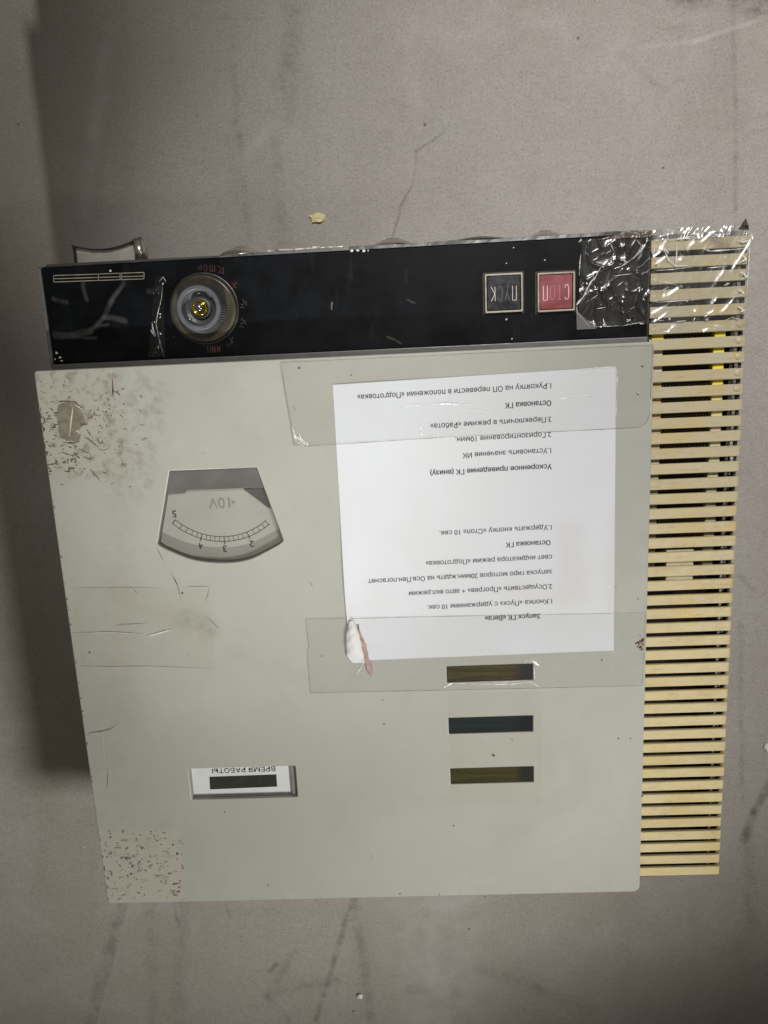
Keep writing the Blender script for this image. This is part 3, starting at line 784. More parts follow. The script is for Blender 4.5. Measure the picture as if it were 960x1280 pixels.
# thin dark rim of the opening
def rim(loop, w, z0, z1):
    cx = sum(p[0] for p in loop)/len(loop); cy = sum(p[1] for p in loop)/len(loop); inn = []
    for x, y in loop:
        d = Vector((cx-x, cy-y)); d = d.normalized()*w*1.25; inn.append((x+d.x, y+d.y))
    return plate([loop, inn], z0, z1, 0)
link('meter_bezel', rim([((x-.122)*.997+.122, (y+.11)*.997-.11) for x, y in mtr], .0005, -.0080, -.0010), M['dialdark'], meter)

# -------- running time counter
cb = link('hour_counter', boxes([(.0775, .1685, -.3465, -.3150, -.0120, -.0060)], .0005), M['insert'], dev)
link('counter_side', boxes([(.1615, .1662, -.3450, -.3170, -.0060, -.0032), (.0800, .1662, -.3449, -.3443, -.0060, -.0030), (.0797, .0806, -.3449, -.3170, -.0060, -.0020)], .0004), M['insert_side'], cb)
wa = WP((262, 971), (345.5, 968), (346.5, 983), (263, 986.5), z=-.006)
link('counter_window', plate([wa], -.0060, -.0056, .0001), M['window'], cb)
me = text_mesh('ВРЕМЯ РАБОТЫ', .0056, .00004)
st_ = W(344, 958.2, -.0058); en_ = W(265, 961, -.0058); lay_text(me, st_, en_, -.0058)
link('counter_lettering', me, M['toner'], cb)

# -------- indicator windows
for (a, b, c, d), mk, lab in zip(inds, ('ind_olive', 'ind_teal', 'ind_olive_dark'), ('olive brown indicator window half under clear tape', 'dark teal indicator window', 'dim olive indicator window')):
    cx, cy = (a+c)/2, (b+d)/2
    me = boxes([(-(c-a)/2+.0002, (c-a)/2-.0002, -(b-d)/2+.0002, (b-d)/2-.0002, -.0045, -.0012)], .0004)
    o = bpy.data.objects.new('indicator_window', me); COL.objects.link(o); me.materials.append(M[mk]); put(o, dev, (cx, cy, 0)); o['label'] = lab
    g = link('window_rim', plate([rounded(a+.0001, b-.0001, c-.0001, d+.0001, .0004, 2), rounded(a+.0006, b-.0006, c-.0006, d+.0006, .0004, 2)], -.0040, -.0008, 0), M['interior'], o)

# -------- grille: 45 slats, connectors and coloured tabs in the gaps
PIT = 0.011258; GY0 = 0.06495; GX0, GX1 = .4402, .5089
def slat_mesh(seed, end=False):
    r = random.Random(seed); hh = .00385
    zt = -.0120; x0 = GX0; x1 = GX1; prof = []
    # outline in x-z: flat top, rounded right shoulder, short leg down
    t = .0024; R = .0024
    topo = [(x0, zt)]+[(x1-R+R*math.sin(R3(a)), zt-R+R*math.cos(R3(a))) for a in (0, 30, 60, 90)]+[(x1, zt-.012)]
    inn = [(x1-t, zt-.012), (x1-t, zt-t-.0006), (x1-t-.0006, zt-t), (x0, zt-t)]
    lp = topo+inn; n = len(lp); vs = []; fs = []
    wob = r.uniform(-.00015, .00015)
    for y in (-hh, -hh+.0004, hh-.0004, hh):
        ins = .0004 if abs(y) > hh-.0002 else 0
        for (x, z) in lp:
            zz = z-(ins if z > zt-t/2 else 0); vs.append((x, y+wob*(x-x0)/.07, zz))
    for j in range(3):
        for i in range(n): k = (i+1) % n; fs.append((j*n+i, (j+1)*n+i, (j+1)*n+k, j*n+k))
    fs.append(tuple(range(n))); fs.append(tuple(3*n+i for i in reversed(range(n))))
    me = mesh(vs, fs); me.materials.append(M['slat']); return me
smesh = [slat_mesh(s) for s in range(5)]
bm = bmesh.new(); bmesh.ops.create_uvsphere(bm, u_segments=14, v_segments=8, radius=1)
for v in bm.verts: v.co = Vector((v.co.x*.0027, v.co.y*.0024, max(v.co.z, -.1)*.0007))
glint_bump = from_bm(bm); glint_bump.materials.append(M['slat'])
glint_bump.polygons.foreach_set('use_smooth', [True]*len(glint_bump.polygons))
for i in range(45):
    o = bpy.data.objects.new('slat', smesh[i % 5]); COL.objects.link(o)
    y = GY0-i*PIT
    put(o, dev, (rnd.uniform(-.0003, .0003), y+rnd.uniform(-.00022, .00022), rnd.uniform(-.0002, .0002)))
    if i < 10:  # low bumps added to catch highlights at the slat ends
        k = bpy.data.objects.new('slat_glint_bump', glint_bump); COL.objects.link(k); k.parent = o; k.location = (.5035, .0005, -.0121)
        if i < 6:
            k = bpy.data.objects.new('slat_glint_bump', glint_bump); COL.objects.link(k); k.parent = o; k.location = (.4435, -.001, -.0125)
# rails under the slats
link('grille_rail', boxes([(.4985, .5010, -.434, .069, -.0200, -.0150)], .0005), M['darkmetal'], dev)
link('grille_rail', boxes([(.4412, .4430, -.434, .069, -.0200, -.0150)], .0005), M['interior'], dev)
# bright clips between the rails and the slat legs
cm2 = boxes([(.5012, .5032, -.0014, .0014, -.0215, -.0165)], .0005); cm2.materials.append(M['edge'])
cm = boxes([(.5012, .5040, -.0018, .0018, -.0215, -.0150)], .0005); cm.materials.append(M['steel'])
for i in range(44):
    o = bpy.data.objects.new('rail_clip', cm if i < 14 else cm2); COL.objects.link(o); put(o, dev, (rnd.uniform(-.0005, .0006), GY0-(i+.5)*PIT, rnd.uniform(-.001, .001)))
# circuit-card connectors showing in the upper gaps
bm = bmesh.new()
def bx(bm, x0, x1, y0, y1, z0, z1, mi=0):
    r = bmesh.ops.create_cube(bm, size=1.0)
    for v in r['verts']: v.co = Vector(((x0+x1)/2+v.co.x*(x1-x0), (y0+y1)/2+v.co.y*(y1-y0), (z0+z1)/2+v.co.z*(z1-z0)))
    for f in {f for v in r['verts'] for f in v.link_faces}: f.material_index = mi
bx(bm, .4515, .4865, -.0032, .0032, -.0300, -.0215)
for k in range(15):
    x = .4535+k*.00225
    bx(bm, x, x+.0010, -.0022, -.0008, -.0216, -.0206, 1); bx(bm, x, x+.0010, .0008, .0022, -.0216, -.0206, 1)
conn = from_bm(bm); conn.materials.append(M['connector']); conn.materials.append(M['pin'])
plain = boxes([(.4515, .4865, -.0030, .0030, -.0320, -.0235)]); plain.materials.append(M['connector'])
def tabmesh(x0, x1, z, mat):
    me = boxes([(x0, x1, -.0042, .0042, -.0260, z)], .0006, 1); me.materials.append(mat); return me
rt = {k: tabmesh(.4875, .4955, -.0165, M[k]) for k in ('yellow', 'paleyellow', 'pink', 'cream')}
lt_ = {k: tabmesh(.4430, .4520, -.0175, M[k]) for k in ('yellow', 'pink', 'gold', 'cream')}
for g in range(6, 22):                                   # gap g lies under slat g
    yy = GY0-(g-.5)*PIT
    if 1:
        o = bpy.data.objects.new('card_connector', conn if g in (6, 9, 10, 11, 12, 13, 18, 19) else plain); COL.objects.link(o); put(o, dev, (0, yy, 0))
    k = 'yellow' if g < 10 else 'paleyellow' if g < 12 else 'pink' if g == 12 else 'cream'
    low = -.0005*max(0, g-12)
    o = bpy.data.objects.new('card_tab', rt[k]); COL.objects.link(o); put(o, dev, (rnd.uniform(-.0004, .0004), yy, low))
    k = 'yellow' if g == 6 else 'pink' if g in (7, 8) else 'gold' if g < 12 else 'cream'
    o = bpy.data.objects.new('card_tab', lt_[k]); COL.objects.link(o); put(o, dev, (rnd.uniform(-.0004, .0004), yy, low))
link('terminal_block', boxes([(.4585, .4790, GY0-22.0*PIT-.0045, GY0-20.0*PIT+.0045, -.030, -.0160)], .0008), M['cream'], dev)
dk = None and link('cable_tray', boxes([(.4520, .4860, -.433, GY0-22.6*PIT, -.050, -.034)], .001), M['connector'], dev)

# black shard sticking out at the grille corner
me = mesh([(.4995, .0735, -.012), (.5065, .0725, -.012), (.5052, .0755, -.011), (.5046, .0800, -.013), (.5010, .0752, -.012),
           (.4995, .0735, -.014), (.5065, .0725, -.014), (.5052, .0755, -.013), (.5046, .0800, -.0145), (.5010, .0752, -.014)],
          [(0, 1, 2, 3, 4), (9, 8, 7, 6, 5), (0, 5, 6, 1), (1, 6, 7, 2), (2, 7, 8, 3), (3, 8, 9, 4), (4, 9, 5, 0)])
link('broken_clip', me, M['interior'], dev)

# ---------------------------------------------------------------- wear on the panel (thin paint damage, a part of the case)
zp = 0.00012
def panel_poly(pts, mat, name, z=zp): return link(name, plate([[W(*p) for p in pts]], z-.00008, z, 0), mat, dev)
def jag(pts, k, amp, r):
    out = []
    for a, b in zip(pts, pts[1:]+pts[:1]):
        for i in range(k): t = i/k; out.append((a[0]+(b[0]-a[0])*t+r.uniform(-amp, amp), a[1]+(b[1]-a[1])*t+r.uniform(-amp, amp)))
    return out
panel_poly(jag([(72, 508), (80, 502.5), (96, 502.5), (99, 508), (102, 516), (109, 530), (103, 533), (98, 539), (101, 545), (99, 552), (84, 551), (74, 547), (72, 528)], 4, .7, rnd), M['primer'], 'bare_patch')
ch = Acc(); cg = Acc(); wh = Acc()
def scr(acc, pts, wpx, z=zp+.00003, j=.35):
    acc.add(ribbon_pts(dense([W(*p) for p in pts], 4), wpx*.00062, z, True, j, rnd))
scr(wh, [(91.5, 508), (89, 527), (87, 546)], 1.6, zp+.0001); scr(wh, [(93, 506), (99, 509), (103, 511)], 1.2, zp+.0001)
scr(wh, [(94, 541), (97, 538), (99, 541), (97, 544)], 1.2, zp+.0001)
scr(ch, [(140.5, 473), (141, 485), (141.5, 497)], 2.2); scr(ch, [(142, 489), (147, 491), (150, 494)], 1.3)
scr(ch, [(112, 586), (119, 593), (126, 602)], 1.3)
for pts in ([(49, 505), (48, 512), (52, 520), (50, 527), (54, 532)], [(51, 521), (55, 522), (56, 528), (51, 531)], [(52, 533), (56, 536), (53, 542)], [(53, 545), (55, 550)], [(56, 553), (57, 562)],
            [(73, 503), (79, 501.5), (90, 502), (96, 502.5)], [(96, 506), (100, 508), (104, 510.5)], [(62, 510), (67, 513)], [(58, 523), (66, 524)], [(67, 544), (71, 545.5)], [(77, 553), (90, 554), (99, 552)],
            [(105, 546), (112, 550), (119, 556), (124, 560)], [(109, 538), (114, 545)], [(121, 547), (126, 558)], [(76, 565), (82, 567), (89, 569)], [(88, 570), (99, 567)], [(99, 561), (106, 565), (112, 567)],
            [(105, 571), (112, 574), (117, 572)], [(55, 565), (62, 566)], [(60, 581), (68, 580), (73, 577)], [(80, 589), (88, 590)], [(128, 590), (133, 592)], [(97, 533), (104, 530), (110, 531)],
            [(108, 919), (114, 915.5), (126, 914), (138, 911), (146, 905)],):
    scr(ch, pts, 1.2)
for pts in ([(121, 561), (130, 563), (137, 560)], [(216, 720), (223, 733)], [(165, 735), (172, 742)], [(196, 685), (205, 702)], [(213, 713), (222, 732), (227, 752)], [(90, 791), (140, 789.5), (178, 792)], [(145, 781), (183, 779)], [(232, 733), (262, 733)],
            [(258, 770), (275, 787)], [(50, 489), (58, 492)], [(366, 508), (370, 513)], [(386, 726), (391, 733)], [(262, 735), (257, 752)], [(92, 832), (130, 833), (190, 832.5), (268, 836)],
            [(135, 960), (134, 985)], [(352, 455), (356, 484), (364, 528), (368, 556)], [(90, 735), (130, 734.5), (170, 734), (205, 735)]):
    scr(cg, pts, 0.9 if len(pts) < 4 else 0.55)
scr(wh, [(183, 795.5), (198, 791), (216, 786.5)], 1.3, zp+.00035); scr(wh, [(129, 915), (130, 940), (131, 962)], .7, zp+.0001); scr(wh, [(122, 965), (136, 963.5)], 1.0, zp+.0001)  # first stroke paints the highlight along the tape crease
CL_ = lambda x, y: max(0, min(1, .5+1.6*mnoise.noise(Vector((x*.09, y*.13, 4.2)))))**1.5
def sprinkle(acc, x0, x1, y0, y1, n, s0, s1, dens=None):
    c = 0
    while c < n:
        x = rnd.uniform(x0, x1); y = rnd.uniform(y0, y1)
        if dens and rnd.random() > dens(x, y): continue
        if n > 50 and rnd.random() > CL_(x, y): continue
        c += 1; s = rnd.uniform(s0, s1)*(0.6 if rnd.random() < .5 else 1)*.00062
        X, Y = W(x, y); acc.add(blob(X, Y, s*rnd.uniform(1, 2.4), s*rnd.uniform(.4, .9), rnd.gauss(0, .7), zp+.00002+rnd.uniform(0, .00004), rnd, 7, .45))
left_edge = lambda y: 42+(y-463)*.139
inpatch = lambda x, y: 0 if (72 < x < 108 and 502 < y < 552) or x < left_edge(y)+3 else 1
sprinkle(ch, 46, 135, 485, 600, 70, .5, 1.6, lambda x, y: inpatch(x, y)*math.exp(-((x-78)/34)**2-((y-545)/40)**2))
sprinkle(ch, 120, 140, 505, 560, 24, .5, 1.3)
sprinkle(cg, 46, 180, 470, 610, 60, .6, 1.6, lambda x, y: inpatch(x, y)*.8)
sprinkle(ch, 58, 66, 575, 590, 5, .5, 1.4); sprinkle(ch, 85, 100, 570, 592, 16, .6, 1.6); sprinkle(ch, 150, 168, 575, 590, 8, .5, 1.2)
blp = lambda x, y: 1 if x > left_edge(y)+3 else 0
sprinkle(ch, 126, 228, 1038, 1122, 75, .5, 1.5, lambda x, y: blp(x, y)*(.25+math.exp(-((x-172)/28)**2-((y-1075)/28)**2)))
sprinkle(cg, 126, 230, 1035, 1124, 110, .6, 2.0, blp)
sprinkle(ch, 216, 226, 1104, 1120, 10, .9, 2.0); sprinkle(ch, 128, 178, 1086, 1098, 20, .6, 1.4); sprinkle(ch, 130, 152, 1055, 1060, 7, .5, 1.2)
for (x, y, s) in [(112, 815.5, 1.6), (228, 741.5, 1.8), (374, 460, 1.5), (439, 469, 1.0), (216, 1056, 1.6), (222, 1067, 2.0), (281, 1015, 1.4), (617, 944, 2.4), (640, 924, 1.0), (567, 1032, 1.2), (480, 905, 1.5), (335, 1106, 1.2),
                  (752, 825, 1.2), (773, 923, 1.2), (788, 923, 1.2), (803, 458, 1.5), (797, 492, 1.6), (740, 790, .8), (478, 875, 1.0), (402, 820, 1.0), (236, 818, .8), (549, 1118, 1.0), (500, 1117, 1.4), (712, 575, 1.2), (803, 995, 1.4), (464, 1070, .9)]:
    X, Y = W(x, y); s *= .00062; ch.add(blob(X, Y, s, s*.75, rnd.uniform(0, 3), zp+.00008, rnd, 8, .3))
# chips along the panel's left and top edges
for i in range(46):
    y = rnd.uniform(470, 1125); s = rnd.uniform(.4, 1.3)*.00062
    X, Y = W(left_edge(y)+2.2, y); (ch if rnd.random() < .5 else cg).add(blob(X, Y, s*.7, s*rnd.uniform(1, 2.5), 0, zp+.00003, rnd, 7, .4))
link('paint_chips', ch.mesh(), M['chip'], dev, kind='stuff')
link('scuff_marks', cg.mesh(), M['chipgrey'], dev, kind='stuff')
link('pale_scratches_and_glint', wh.mesh(), M['whitescr'], dev, kind='stuff')
ru = Acc()
for i in range(22):
    X, Y = W(rnd.gauss(800, 2.2), rnd.gauss(804, 4.5))
    if X < X1-.001: ru.add(blob(X, Y, .0011*rnd.random()+.0004, .0008*rnd.random()+.0003, rnd.uniform(0, 3), zp+.0001, rnd, 7, .4))
link('rust_stain', ru.mesh(), M['rust'], dev, kind='stuff')
# worn bright spots on the strip and its corner
sp = Acc(); zs2 = -.0148
for (x, y, s) in [(71, 441, 1.6), (75, 447, 1.8), (69, 449, 1.0), (77, 451, 1.2), (200, 392.5, 1.1), (203.5, 354.5, 1.2), (633, 399, 1.2), (640, 423.5, .9), (642, 309.5, .8), (633, 329, .9), (681, 325, .8)]:
    X, Y = W(x, y, zs2); s *= .0006; sp.add(blob(X, Y, s, s*.8, 0, zs2, rnd, 8, .4))
for (x, y, s) in [(440, 313.5, 1.8), (447, 313, 1.6), (455, 313.5, 1.8), (460, 313, 1.0)]:
    X, Y = W(x, y, -.014); s *= .0006; sp.add(blob(X, Y, s, s*.8, 0, -.014, rnd, 8, .3))
link('worn_spots', sp.mesh(), M['whitescr'], dev, kind='stuff')

# ================================================================== sheet of instructions
PA = R3(0.95)
def paper_h(x, y):
    u = (x-.2138)/.2; v = (y+.231)/.213
    h = .00035+.00025*mnoise.noise(Vector((x*14, y*14, 0)))
    h += .0016*math.exp(-(u/.06)**2)*math.exp(-((v-.36)/.16)**2)          # left edge lifts a little
    h += .0010*math.exp(-(u/.14)**2)*math.exp(-((v-.10)/.10)**2)
    return max(h, .00022)
sheet_root = empty('instruction_sheet', (0.3145, -0.122, HP), 'white printed sheet of instructions in upside down Russian, taped onto the grey panel', 'paper sheet')
PC = [W(*p) for p in ((416, 481), (770, 458.3), (767, 813), (436, 826))]
def bil(u, v):
    a = Vector(PC[0]).lerp(Vector(PC[1]), u); b = Vector(PC[3]).lerp(Vector(PC[2]), u); return a.lerp(b, v)
n = 70; vs = []; idx = {}; fs = []
cut = lambda u, v: u < .05 and v > .86
for j in range(n+1):
    for i in range(n+1):
        p = bil(i/n, j/n); p.x += .0012*math.exp(-((j/n-.93)/.1)**2)*(1-i/n)
        idx[i, j] = len(vs); vs.append((p.x, p.y, paper_h(p.x, p.y)))
for j in range(n):
    for i in range(n):
        if cut((i+.5)/n, (j+.5)/n): continue
        fs.append((idx[i, j], idx[i, j+1], idx[i+1, j+1], idx[i+1, j]))
sheet = link('paper', mesh(vs, fs), M['paper'], sheet_root, smooth=True)
LINES = [('1.Рукоятку на ОП перевести в положении «Подготовка»', 688.8, 446.5, 481, 0), ('Остановка ГК', 689, 631, 502.5, 1), ('3.Переключить в режиме «Работа»', 688.8, 538, 523, 0),
         ('2.Горизонтирование 10мин.', 688.8, 569, 542, 0), ('1.Установить значение ИК', 688.8, 578, 562, 0), ('Ускоренное приведение ГК (внизу)', 689.5, 537.5, 582, 1),
         ('1.Удержать кнопку «Стоп» 10 сек.', 689.3, 549, 658, 0), ('Остановка ГК', 688, 632, 677, 1), ('свет индикатора режим «Подготовка»', 690, 532, 695.2, 0),
         ('запуска гиро моторов 20мин.ждать на Осв.Пен.погаснет', 690, 460, 713.8, 0), ('2.Осуществить «Прогрев» + авто вкл.режим', 690, 511, 732, 0), ('1.Кнопка «Пуск» с удержанием 10 сек.', 690, 534, 750.5, 0),
         ('Запуск ГК «Вега»', 675.5, 606, 768.8, 1)]
for body, xs_, xe_, ym, bold in LINES:
    me = text_mesh(body, .0053, .00014 if bold else .000055)
    s_ = W(xs_, ym); k = .0013
    s_ = (s_[0], s_[1]+k); e_ = W(xe_, ym+(xs_-xe_)*.045)
    L = abs(e_[0]-s_[0])
    a = math.pi+PA
    me = lay_text(me, s_, (s_[0]+L*math.cos(a), s_[1]+L*math.sin(a)), .00013, paper_h)
    link('text_line', me, M['toner'], sheet_root)
# crumpled lower left corner and the torn stained strip beside it
vs = []; fs = []; nu, nv = 10, 22
Lc = [(436, 777), (433.5, 790), (433, 805), (434, 820), (440, 828.5)]; Rc = [(443, 776), (448, 788), (451, 800), (454, 815), (457, 829)]
def along(c, t):
    t *= len(c)-1; i = min(int(t), len(c)-2); f = t-i; return (c[i][0]+(c[i+1][0]-c[i][0])*f, c[i][1]+(c[i+1][1]-c[i][1])*f)
for j in range(nv+1):
    l = along(Lc, j/nv); r = along(Rc, j/nv)
    for i in range(nu+1):
        t = i/nu; z = .0012+.0036*math.sin(math.pi*(t*.85+.15))**.8*math.sin(math.pi*min(1, j/nv+.1))**.5+.00028*math.sin(j*1.25+i*.5)+.0002*math.sin(i*2.1-j*.6)
        X, Y = W(l[0]+(r[0]-l[0])*t, l[1]+(r[1]-l[1])*t, z); vs.append((X, Y, z))
for j in range(nv):
    for i in range(nu): a = j*(nu+1)+i; fs.append((a, a+nu+1, a+nu+2, a+1))
link('curled_corner', mesh(vs, fs), M['tornpaper'], sheet_root, smooth=True)
tm = plate([[W(*p, .0012) for p in jag([(449, 786), (453, 795), (458, 806), (461, 822), (466.5, 838), (464, 845), (459, 838), (455, 822), (452, 806), (447, 792)], 3, .5, rnd)]], .0014, .0017, 0)
link('torn_stained_strip', tm, simple('pinkish_stained_paper', (0.30, 0.21, 0.19), 0.6, var=.35, scale=200), sheet_root)

# ================================================================== clear tapes on the panel
def surf_h(x, y):
    a, b, c, d = PC
    inside = (a[0]-.001 < x < b[0]+.001) and (c[1]-.001+.0 < y < a[1]+.004)
    return paper_h(x, y)+.00035 if inside else .00032
def tape(outline, label, group, creases=(), edge=True, mat='film', lift=0.0, zoff=0.0):
    root = empty('clear_tape', (*outline[0], HP), label, 'tape', group)
    mat = mat if edge else 'thinfilm'
    bm = bmesh.new()
    xs = [p[0] for p in outline]; ys = [p[1] for p in outline]
    base = mesh([(x, y, 0) for x, y in outline], [tuple(range(len(outline)))])
    bm.from_mesh(base); bpy.data.meshes.remove(base)
    # cut into a fine grid so it can follow what lies under it
    k = .006
    for axis, lo, hi in ((0, min(xs), max(xs)), (1, min(ys), max(ys))):
        t = lo+k
        while t < hi:
            co = (t, 0, 0) if axis == 0 else (0, t, 0); no = (1, 0, 0) if axis == 0 else (0, 1, 0)
            bmesh.ops.bisect_plane(bm, geom=bm.verts[:]+bm.edges[:]+bm.faces[:], plane_co=co, plane_no=no); t += k
    for v in bm.verts:
        v.co.z = surf_h(v.co.x, v.co.y)+zoff+.00008*mnoise.noise(Vector((v.co.x*70, v.co.y*70, zoff*1e5)))
    link('tape_film', from_bm(bm), M[mat], root, smooth=True)
    if edge:
        ac = Acc(); lp = [tuple(p) for p in outline]+[tuple(outline[0])]
        pts = dense(lp, 14); v_, f_ = ribbon_pts(pts, .00045, 0, jitter=.4, rnd=rnd)
        v_ = [(x, y, surf_h(x, y)+zoff+.00006) for x, y, z in v_]; ac.add((v_, f_))
        link('tape_edge', ac.mesh(), M['film_edge'], root)
    for pts, wpx in creases:
        P_ = dense([W(*p) for p in pts], 5); n_ = len(P_); vs = []; fs = []
        for i, p in enumerate(P_):
            a = Vector(P_[max(i-1, 0)]); b = Vector(P_[min(i+1, n_-1)]); d = (b-a).normalized(); nn = Vector((-d.y, d.x))
            ww = wpx*.0006*.5*max(.12, math.sin(math.pi*(i+.4)/(n_-.2)))*(1+rnd.uniform(-.3, .3)); z = surf_h(*p)+zoff+.00003
            vs += [(p[0]+nn.x*ww, p[1]+nn.y*ww, z), (p[0], p[1], z+ww*.9), (p[0]-nn.x*ww, p[1]-nn.y*ww, z)]
        for i in range(n_-1): a = i*3; fs += [(a, a+3, a+4, a+1), (a+1, a+4, a+5, a+2)]
        link('tape_crease', mesh(vs, fs), M['crease'], root, smooth=True)
    return root
GT = 'strips of clear tape on the grey panel'
tape([W(350, 453), W(816, 431), W(812, 518), W(808, 528), W(799, 534), W(560, 546), W(385, 557.5), W(367, 556)][::-1],
     'wide clear tape across the top of the white sheet, crinkled at its left end', GT,
     [([(538, 505.5), (555, 504.5), (572, 505), (578, 508)], 1.6), ([(572, 507), (586, 505.5), (592, 508)], 1.2), ([(500, 508), (540, 505.5)], .6), ([(524.5, 530), (526, 540), (528, 549)], 1.8), ([(545.5, 538), (547, 549)], 1.6),
      ([(725, 461.5), (750, 459.5), (769, 458.5)], 1.4), ([(769.5, 459), (771, 476), (770.5, 494)], 1.6), ([(690, 500), (725, 495), (771, 493.5)], 1.0), ([(771, 494), (769, 530)], .6), ([(580, 508), (600, 514), (622, 517)], .6),
      ([(365, 533), (368, 542), (371, 550)], 2.0), ([(370, 545), (378, 552), (384, 557)], 1.8), ([(374, 541), (376, 548), (383, 553)], 1.6), ([(372, 552), (380, 558)], 1.2), ([(383, 552), (385, 557)], 1.4), ([(367, 538), (369, 550)], 1.0),
      ([(812, 517), (813, 505), (811, 495)], 1.0), ([(796, 489), (799, 493)], 1.2)])
tape([W(382, 773.5), W(600, 769), W(807.5, 765.5), W(803, 857), W(600, 861.5), W(388, 866), W(386, 840), W(384, 815), W(386, 808)],
     'wide clear tape across the foot of the white sheet and the uppermost indicator window', GT,
     [([(553, 860), (560, 856), (566, 853.5)], 2.4), ([(566, 853.5), (600, 855), (640, 855), (664, 852)], 1.1), ([(598, 852), (630, 852.5), (660, 850)], .7), ([(660, 851), (668, 855), (674, 859)], 1.5), ([(664, 825), (669, 829), (676, 833)], 2.6), ([(667, 834), (668, 845), (667, 852)], 1.0),
      ([(662, 825), (672, 828)], 1.6), ([(445, 842), (450, 836), (453, 830)], 1.2), ([(660, 823), (655, 829)], .8)], zoff=.0001)
tape([W(88.5, 736), W(150, 735), W(205, 735), W(262, 736.5), W(266, 790), W(270, 835.5), W(190, 833), W(104, 833)],
     'short clear tape wrapped over the left edge of the grey panel, below the meter', GT, [([(183, 795.5), (200, 791), (216, 786.5)], 1.4), ([(100, 791), (140, 790), (180, 793)], .6)], edge=False)
tape([W(560.5, 866), W(676, 864), W(677, 1003), W(563, 1006)], 'faint clear tape running down over the two lower indicator windows', GT, [], edge=False, zoff=.00005)

# tape residue / smears on the left end of the strip
def wrinkle_sheet(x0, x1, y0, y1, z, amp, nx, ny, seed, scale, quad=None, fold=None):
    vs = []; fs = []
    for j in range(ny+1):
        for i in range(nx+1):
            u, v = i/nx, j/ny
            if quad:
                a = Vector(quad[0]).lerp(Vector(quad[1]), u); b = Vector(quad[3]).lerp(Vector(quad[2]), u); p = a.lerp(b, v); x, y = p.x, p.y
            else: x = x0+(x1-x0)*u; y = y0+(y1-y0)*v
            q = Vector((x*scale, y*scale*.7, seed)); q += Vector((1, 1, 0))*.8*mnoise.noise(q*.6)
            r1 = 1-abs(mnoise.noise(q))*2.2; r2 = 1-abs(mnoise.noise(q*2.3+Vector((5, 2, 1))))*2.2
            h = amp*(max(0, r1)**4*1.0+.28*max(0, r2)**4+.25*mnoise.noise(q*1.2))
            ed = min(u, 1-u, v, 1-v)
            jx = .0009*mnoise.noise(Vector((y*150, seed, 0))) if ed == 0 else 0
            jy = .0009*mnoise.noise(Vector((x*150, seed+3, 0))) if ed == 0 else 0
            vs.append((x+jx, y+jy, z+max(h, 0)+(fold(x, y) if fold else 0)))
    for j in range(ny):
        for i in range(nx): a = j*(nx+1)+i; fs.append((a, a+1, a+nx+2, a+nx+1))
    return mesh(vs, fs)
zf = -.0146
bt = empty('wrinkled_tape', (.415, .042, HP), 'wrinkled clear tape stuck on the black strip right of the red button', 'tape')
Q = [W(*p, zf) for p in ((722, 411), (811, 405), (813, 292), (727, 300))]
link('tape_film', wrinkle_sheet(0, 0, 0, 0, zf, .0009, 110, 120, 3.3, 105, Q), M['wrinkled'], bt, smooth=True)
link('folded_corner', plate([[W(*p, zf+.001) for p in ((720.5, 388), (746, 411), (721, 412))]], zf+.0006, zf+.0010, 0), M['body'], bt)
cr = Acc()
def hl(pts, wpx, z=zf+.0012):
    P_ = dense([W(*p, z) for p in pts], 5); n_ = len(P_); vs = []; fs = []
    for i, p in enumerate(P_):
        a = Vector(P_[max(i-1, 0)]); b = Vector(P_[min(i+1, n_-1)]); d = (b-a).normalized(); nn = Vector((-d.y, d.x))
        ww = wpx*.0006*.5*max(.15, math.sin(math.pi*(i+.4)/(n_-.2)))*(1+rnd.uniform(-.35, .35))
        vs += [(p[0]+nn.x*ww, p[1]+nn.y*ww, z-ww*.4), (p[0], p[1], z+ww*.8), (p[0]-nn.x*ww, p[1]-nn.y*ww, z-ww*.4)]
    for i in range(n_-1): a = i*3; fs += [(a, a+3, a+4, a+1), (a+1, a+4, a+5, a+2)]
    return vs, fs
for pts, wd in [([(745, 345), (739, 352), (732, 365), (728, 374)], 1.8), ([(751, 334), (746, 343), (742, 352)], 1.2), ([(724, 375), (721, 381), (725, 376), (728, 372)], 2.0), ([(721, 382), (721.5, 391), (738, 409)], .9),
                ([(778, 318), (780, 325), (783, 329), (777, 333)], 2.2), ([(808, 303), (803, 311), (796, 320)], 2.2), ([(803, 312), (797, 319)], 1.2), ([(754, 326), (764, 323), (768, 316)], 1.0), ([(767, 336), (776, 333), (790, 324)], 1.1),
                ([(766, 345), (775, 344), (791, 342)], .9), ([(742, 402), (743.5, 409)], 2.0), ([(754, 398), (756, 408)], 1.8), ([(726, 318), (725, 328), (724, 345)], 1.0), ([(725, 303), (727, 299), (723, 303)], 1.2), ([(735, 302), (739, 299)], 1.4),
                ([(797, 361), (800, 359)], 2.2), ([(796, 300), (802, 307)], 1.0), ([(757, 300), (764, 306), (768, 316)], .9), ([(771, 358), (779, 352)], .8), ([(738, 375), (748, 368)], .8), ([(746, 386), (757, 384)], .7), ([(775, 408), (795, 404), (806, 402)], .7), ([(741, 408), (760, 408), (776, 407)], .6)]:
    cr.add(hl(pts, wd))
link('tape_crease', cr.mesh(), M['crease'], bt, smooth=True)
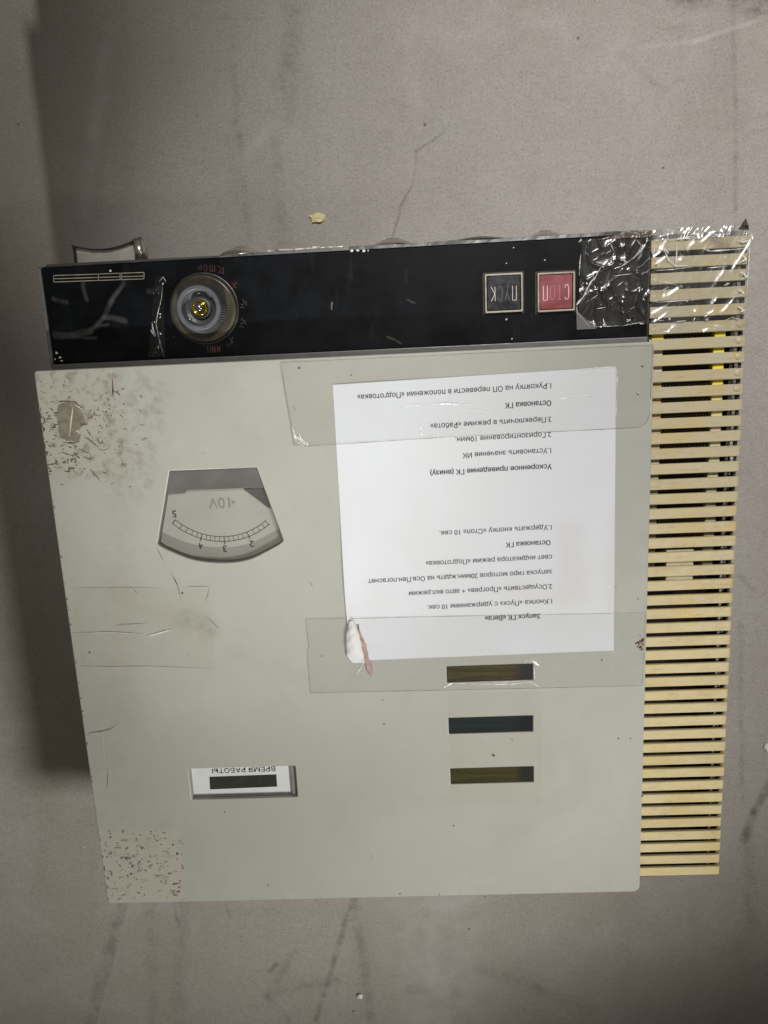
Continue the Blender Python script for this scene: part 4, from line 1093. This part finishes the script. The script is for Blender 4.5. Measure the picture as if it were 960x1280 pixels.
# film round the top of the grille
wt = empty('wrapping_film', (.474, .045, HP), 'shiny wrinkled clear film wrapped over the first six slats of the grille', 'plastic film')
zg = -.0105
Q = [W(*p, zg) for p in ((813, 416), (935, 414), (941, 289), (815, 289))]
link('film_sheet', wrinkle_sheet(0, 0, 0, 0, zg, .0007, 130, 130, 8.1, 80, Q), M['wrapfilm'], wt, smooth=True)
vs = wrinkle_sheet(.4415, .507, .0680, .0760, -.0135, .0014, 110, 18, 5.5, 120)
link('film_fold', vs, film_mat('crumpled_film', 0.30, 0.8, 0.22, 0.42, (0.9, 0.9, 0.88)), wt, smooth=True)
cr = Acc(); zc2 = zg+.0009
for pts, wd in [([(846, 303), (846, 318), (844, 330)], 1.4), ([(824, 305), (832, 316), (836, 325), (845, 332), (862, 332)], 1.3), ([(829, 309), (836, 317)], 1.6), ([(876, 310), (888, 314), (915, 312), (937, 310)], 1.6), ([(818, 322), (824, 328), (819, 331)], 1.5), ([(926, 316), (933, 324), (924, 329)], 1.8),
                ([(926, 339), (934, 346), (927, 349)], 1.6), ([(922, 361), (930, 366), (924, 371)], 1.6), ([(923, 383), (931, 388), (925, 390)], 1.8), ([(836, 400), (838, 398)], 3.0), ([(882, 400), (886, 399)], 2.6), ([(866, 402), (869, 397)], 1.8), ([(828, 363), (836, 359)], 1.6), ([(820, 338), (840, 337), (865, 334)], 1.0),
                ([(884, 335), (898, 334), (910, 333)], 1.6), ([(816, 404), (822, 400), (830, 401)], 1.4), ([(905, 401), (915, 397), (925, 399)], 1.0), ([(845, 402), (858, 401)], 1.0), ([(938, 300), (936, 330), (933, 380)], 1.0), ([(858, 294), (880, 291)], 1.4), ([(822, 296), (840, 292)], 1.6), ([(848, 298), (870, 295)], 1.2), ([(890, 292), (905, 296)], 1.2), ([(818, 300), (860, 298), (905, 294)], 1.0),
                ([(905, 357), (912, 354)], 2.0), ([(820, 378), (836, 377), (880, 374)], .8), ([(820, 350), (850, 357)], .6), ([(922, 300), (930, 303), (936, 300)], 1.8), ([(818, 310), (817, 320)], 1.6)]:
    cr.add(hl(pts, wd, zc2))
link('film_crease', cr.mesh(), M['crease'], wt, smooth=True)
# brown tape lapping over the top edge
br = wrinkle_sheet(0, 0, 0, 0, -.0142, .0012, 50, 12, 2.2, 160, [W(*p, -.0142) for p in ((742, 300.5), (813, 296.5), (813, 288.5), (780, 291.5))])
o = link('brown_tape', br, M['brown_tape'], None, smooth=True); tag(o, 'scrap of brown glossy tape lapping over the top edge beside the grille', 'tape')
# small clear tape, crinkled, left of the knob on the strip
kt = empty('crinkled_tape', (.094, .040, HP), 'thin crinkled clear tape on the black strip between the printed rule and the knob', 'tape')
Q = [W(*p, zf) for p in ((70, 446), (207, 444), (204, 345), (186, 347))]
Q = [W(*p, zf) for p in ((186, 446), (207, 444), (204, 345), (194, 346))]
link('tape_film', wrinkle_sheet(0, 0, 0, 0, zf, .0008, 24, 80, 6.6, 190, Q), M['crinkfilm'], kt, smooth=True)
cr = Acc()
for pts, wd in [([(203, 356), (202, 372), (197, 392), (195, 405), (199, 425), (205, 446)], .7), ([(190, 403), (191, 411), (195, 420)], 1.6), ([(188, 412), (194, 421)], 1.2), ([(199, 352), (204, 346), (208, 353)], .7)]:
    cr.add(hl(pts, wd, zf+.0008))
link('tape_crease', cr.mesh(), M['crease'], kt, smooth=True)
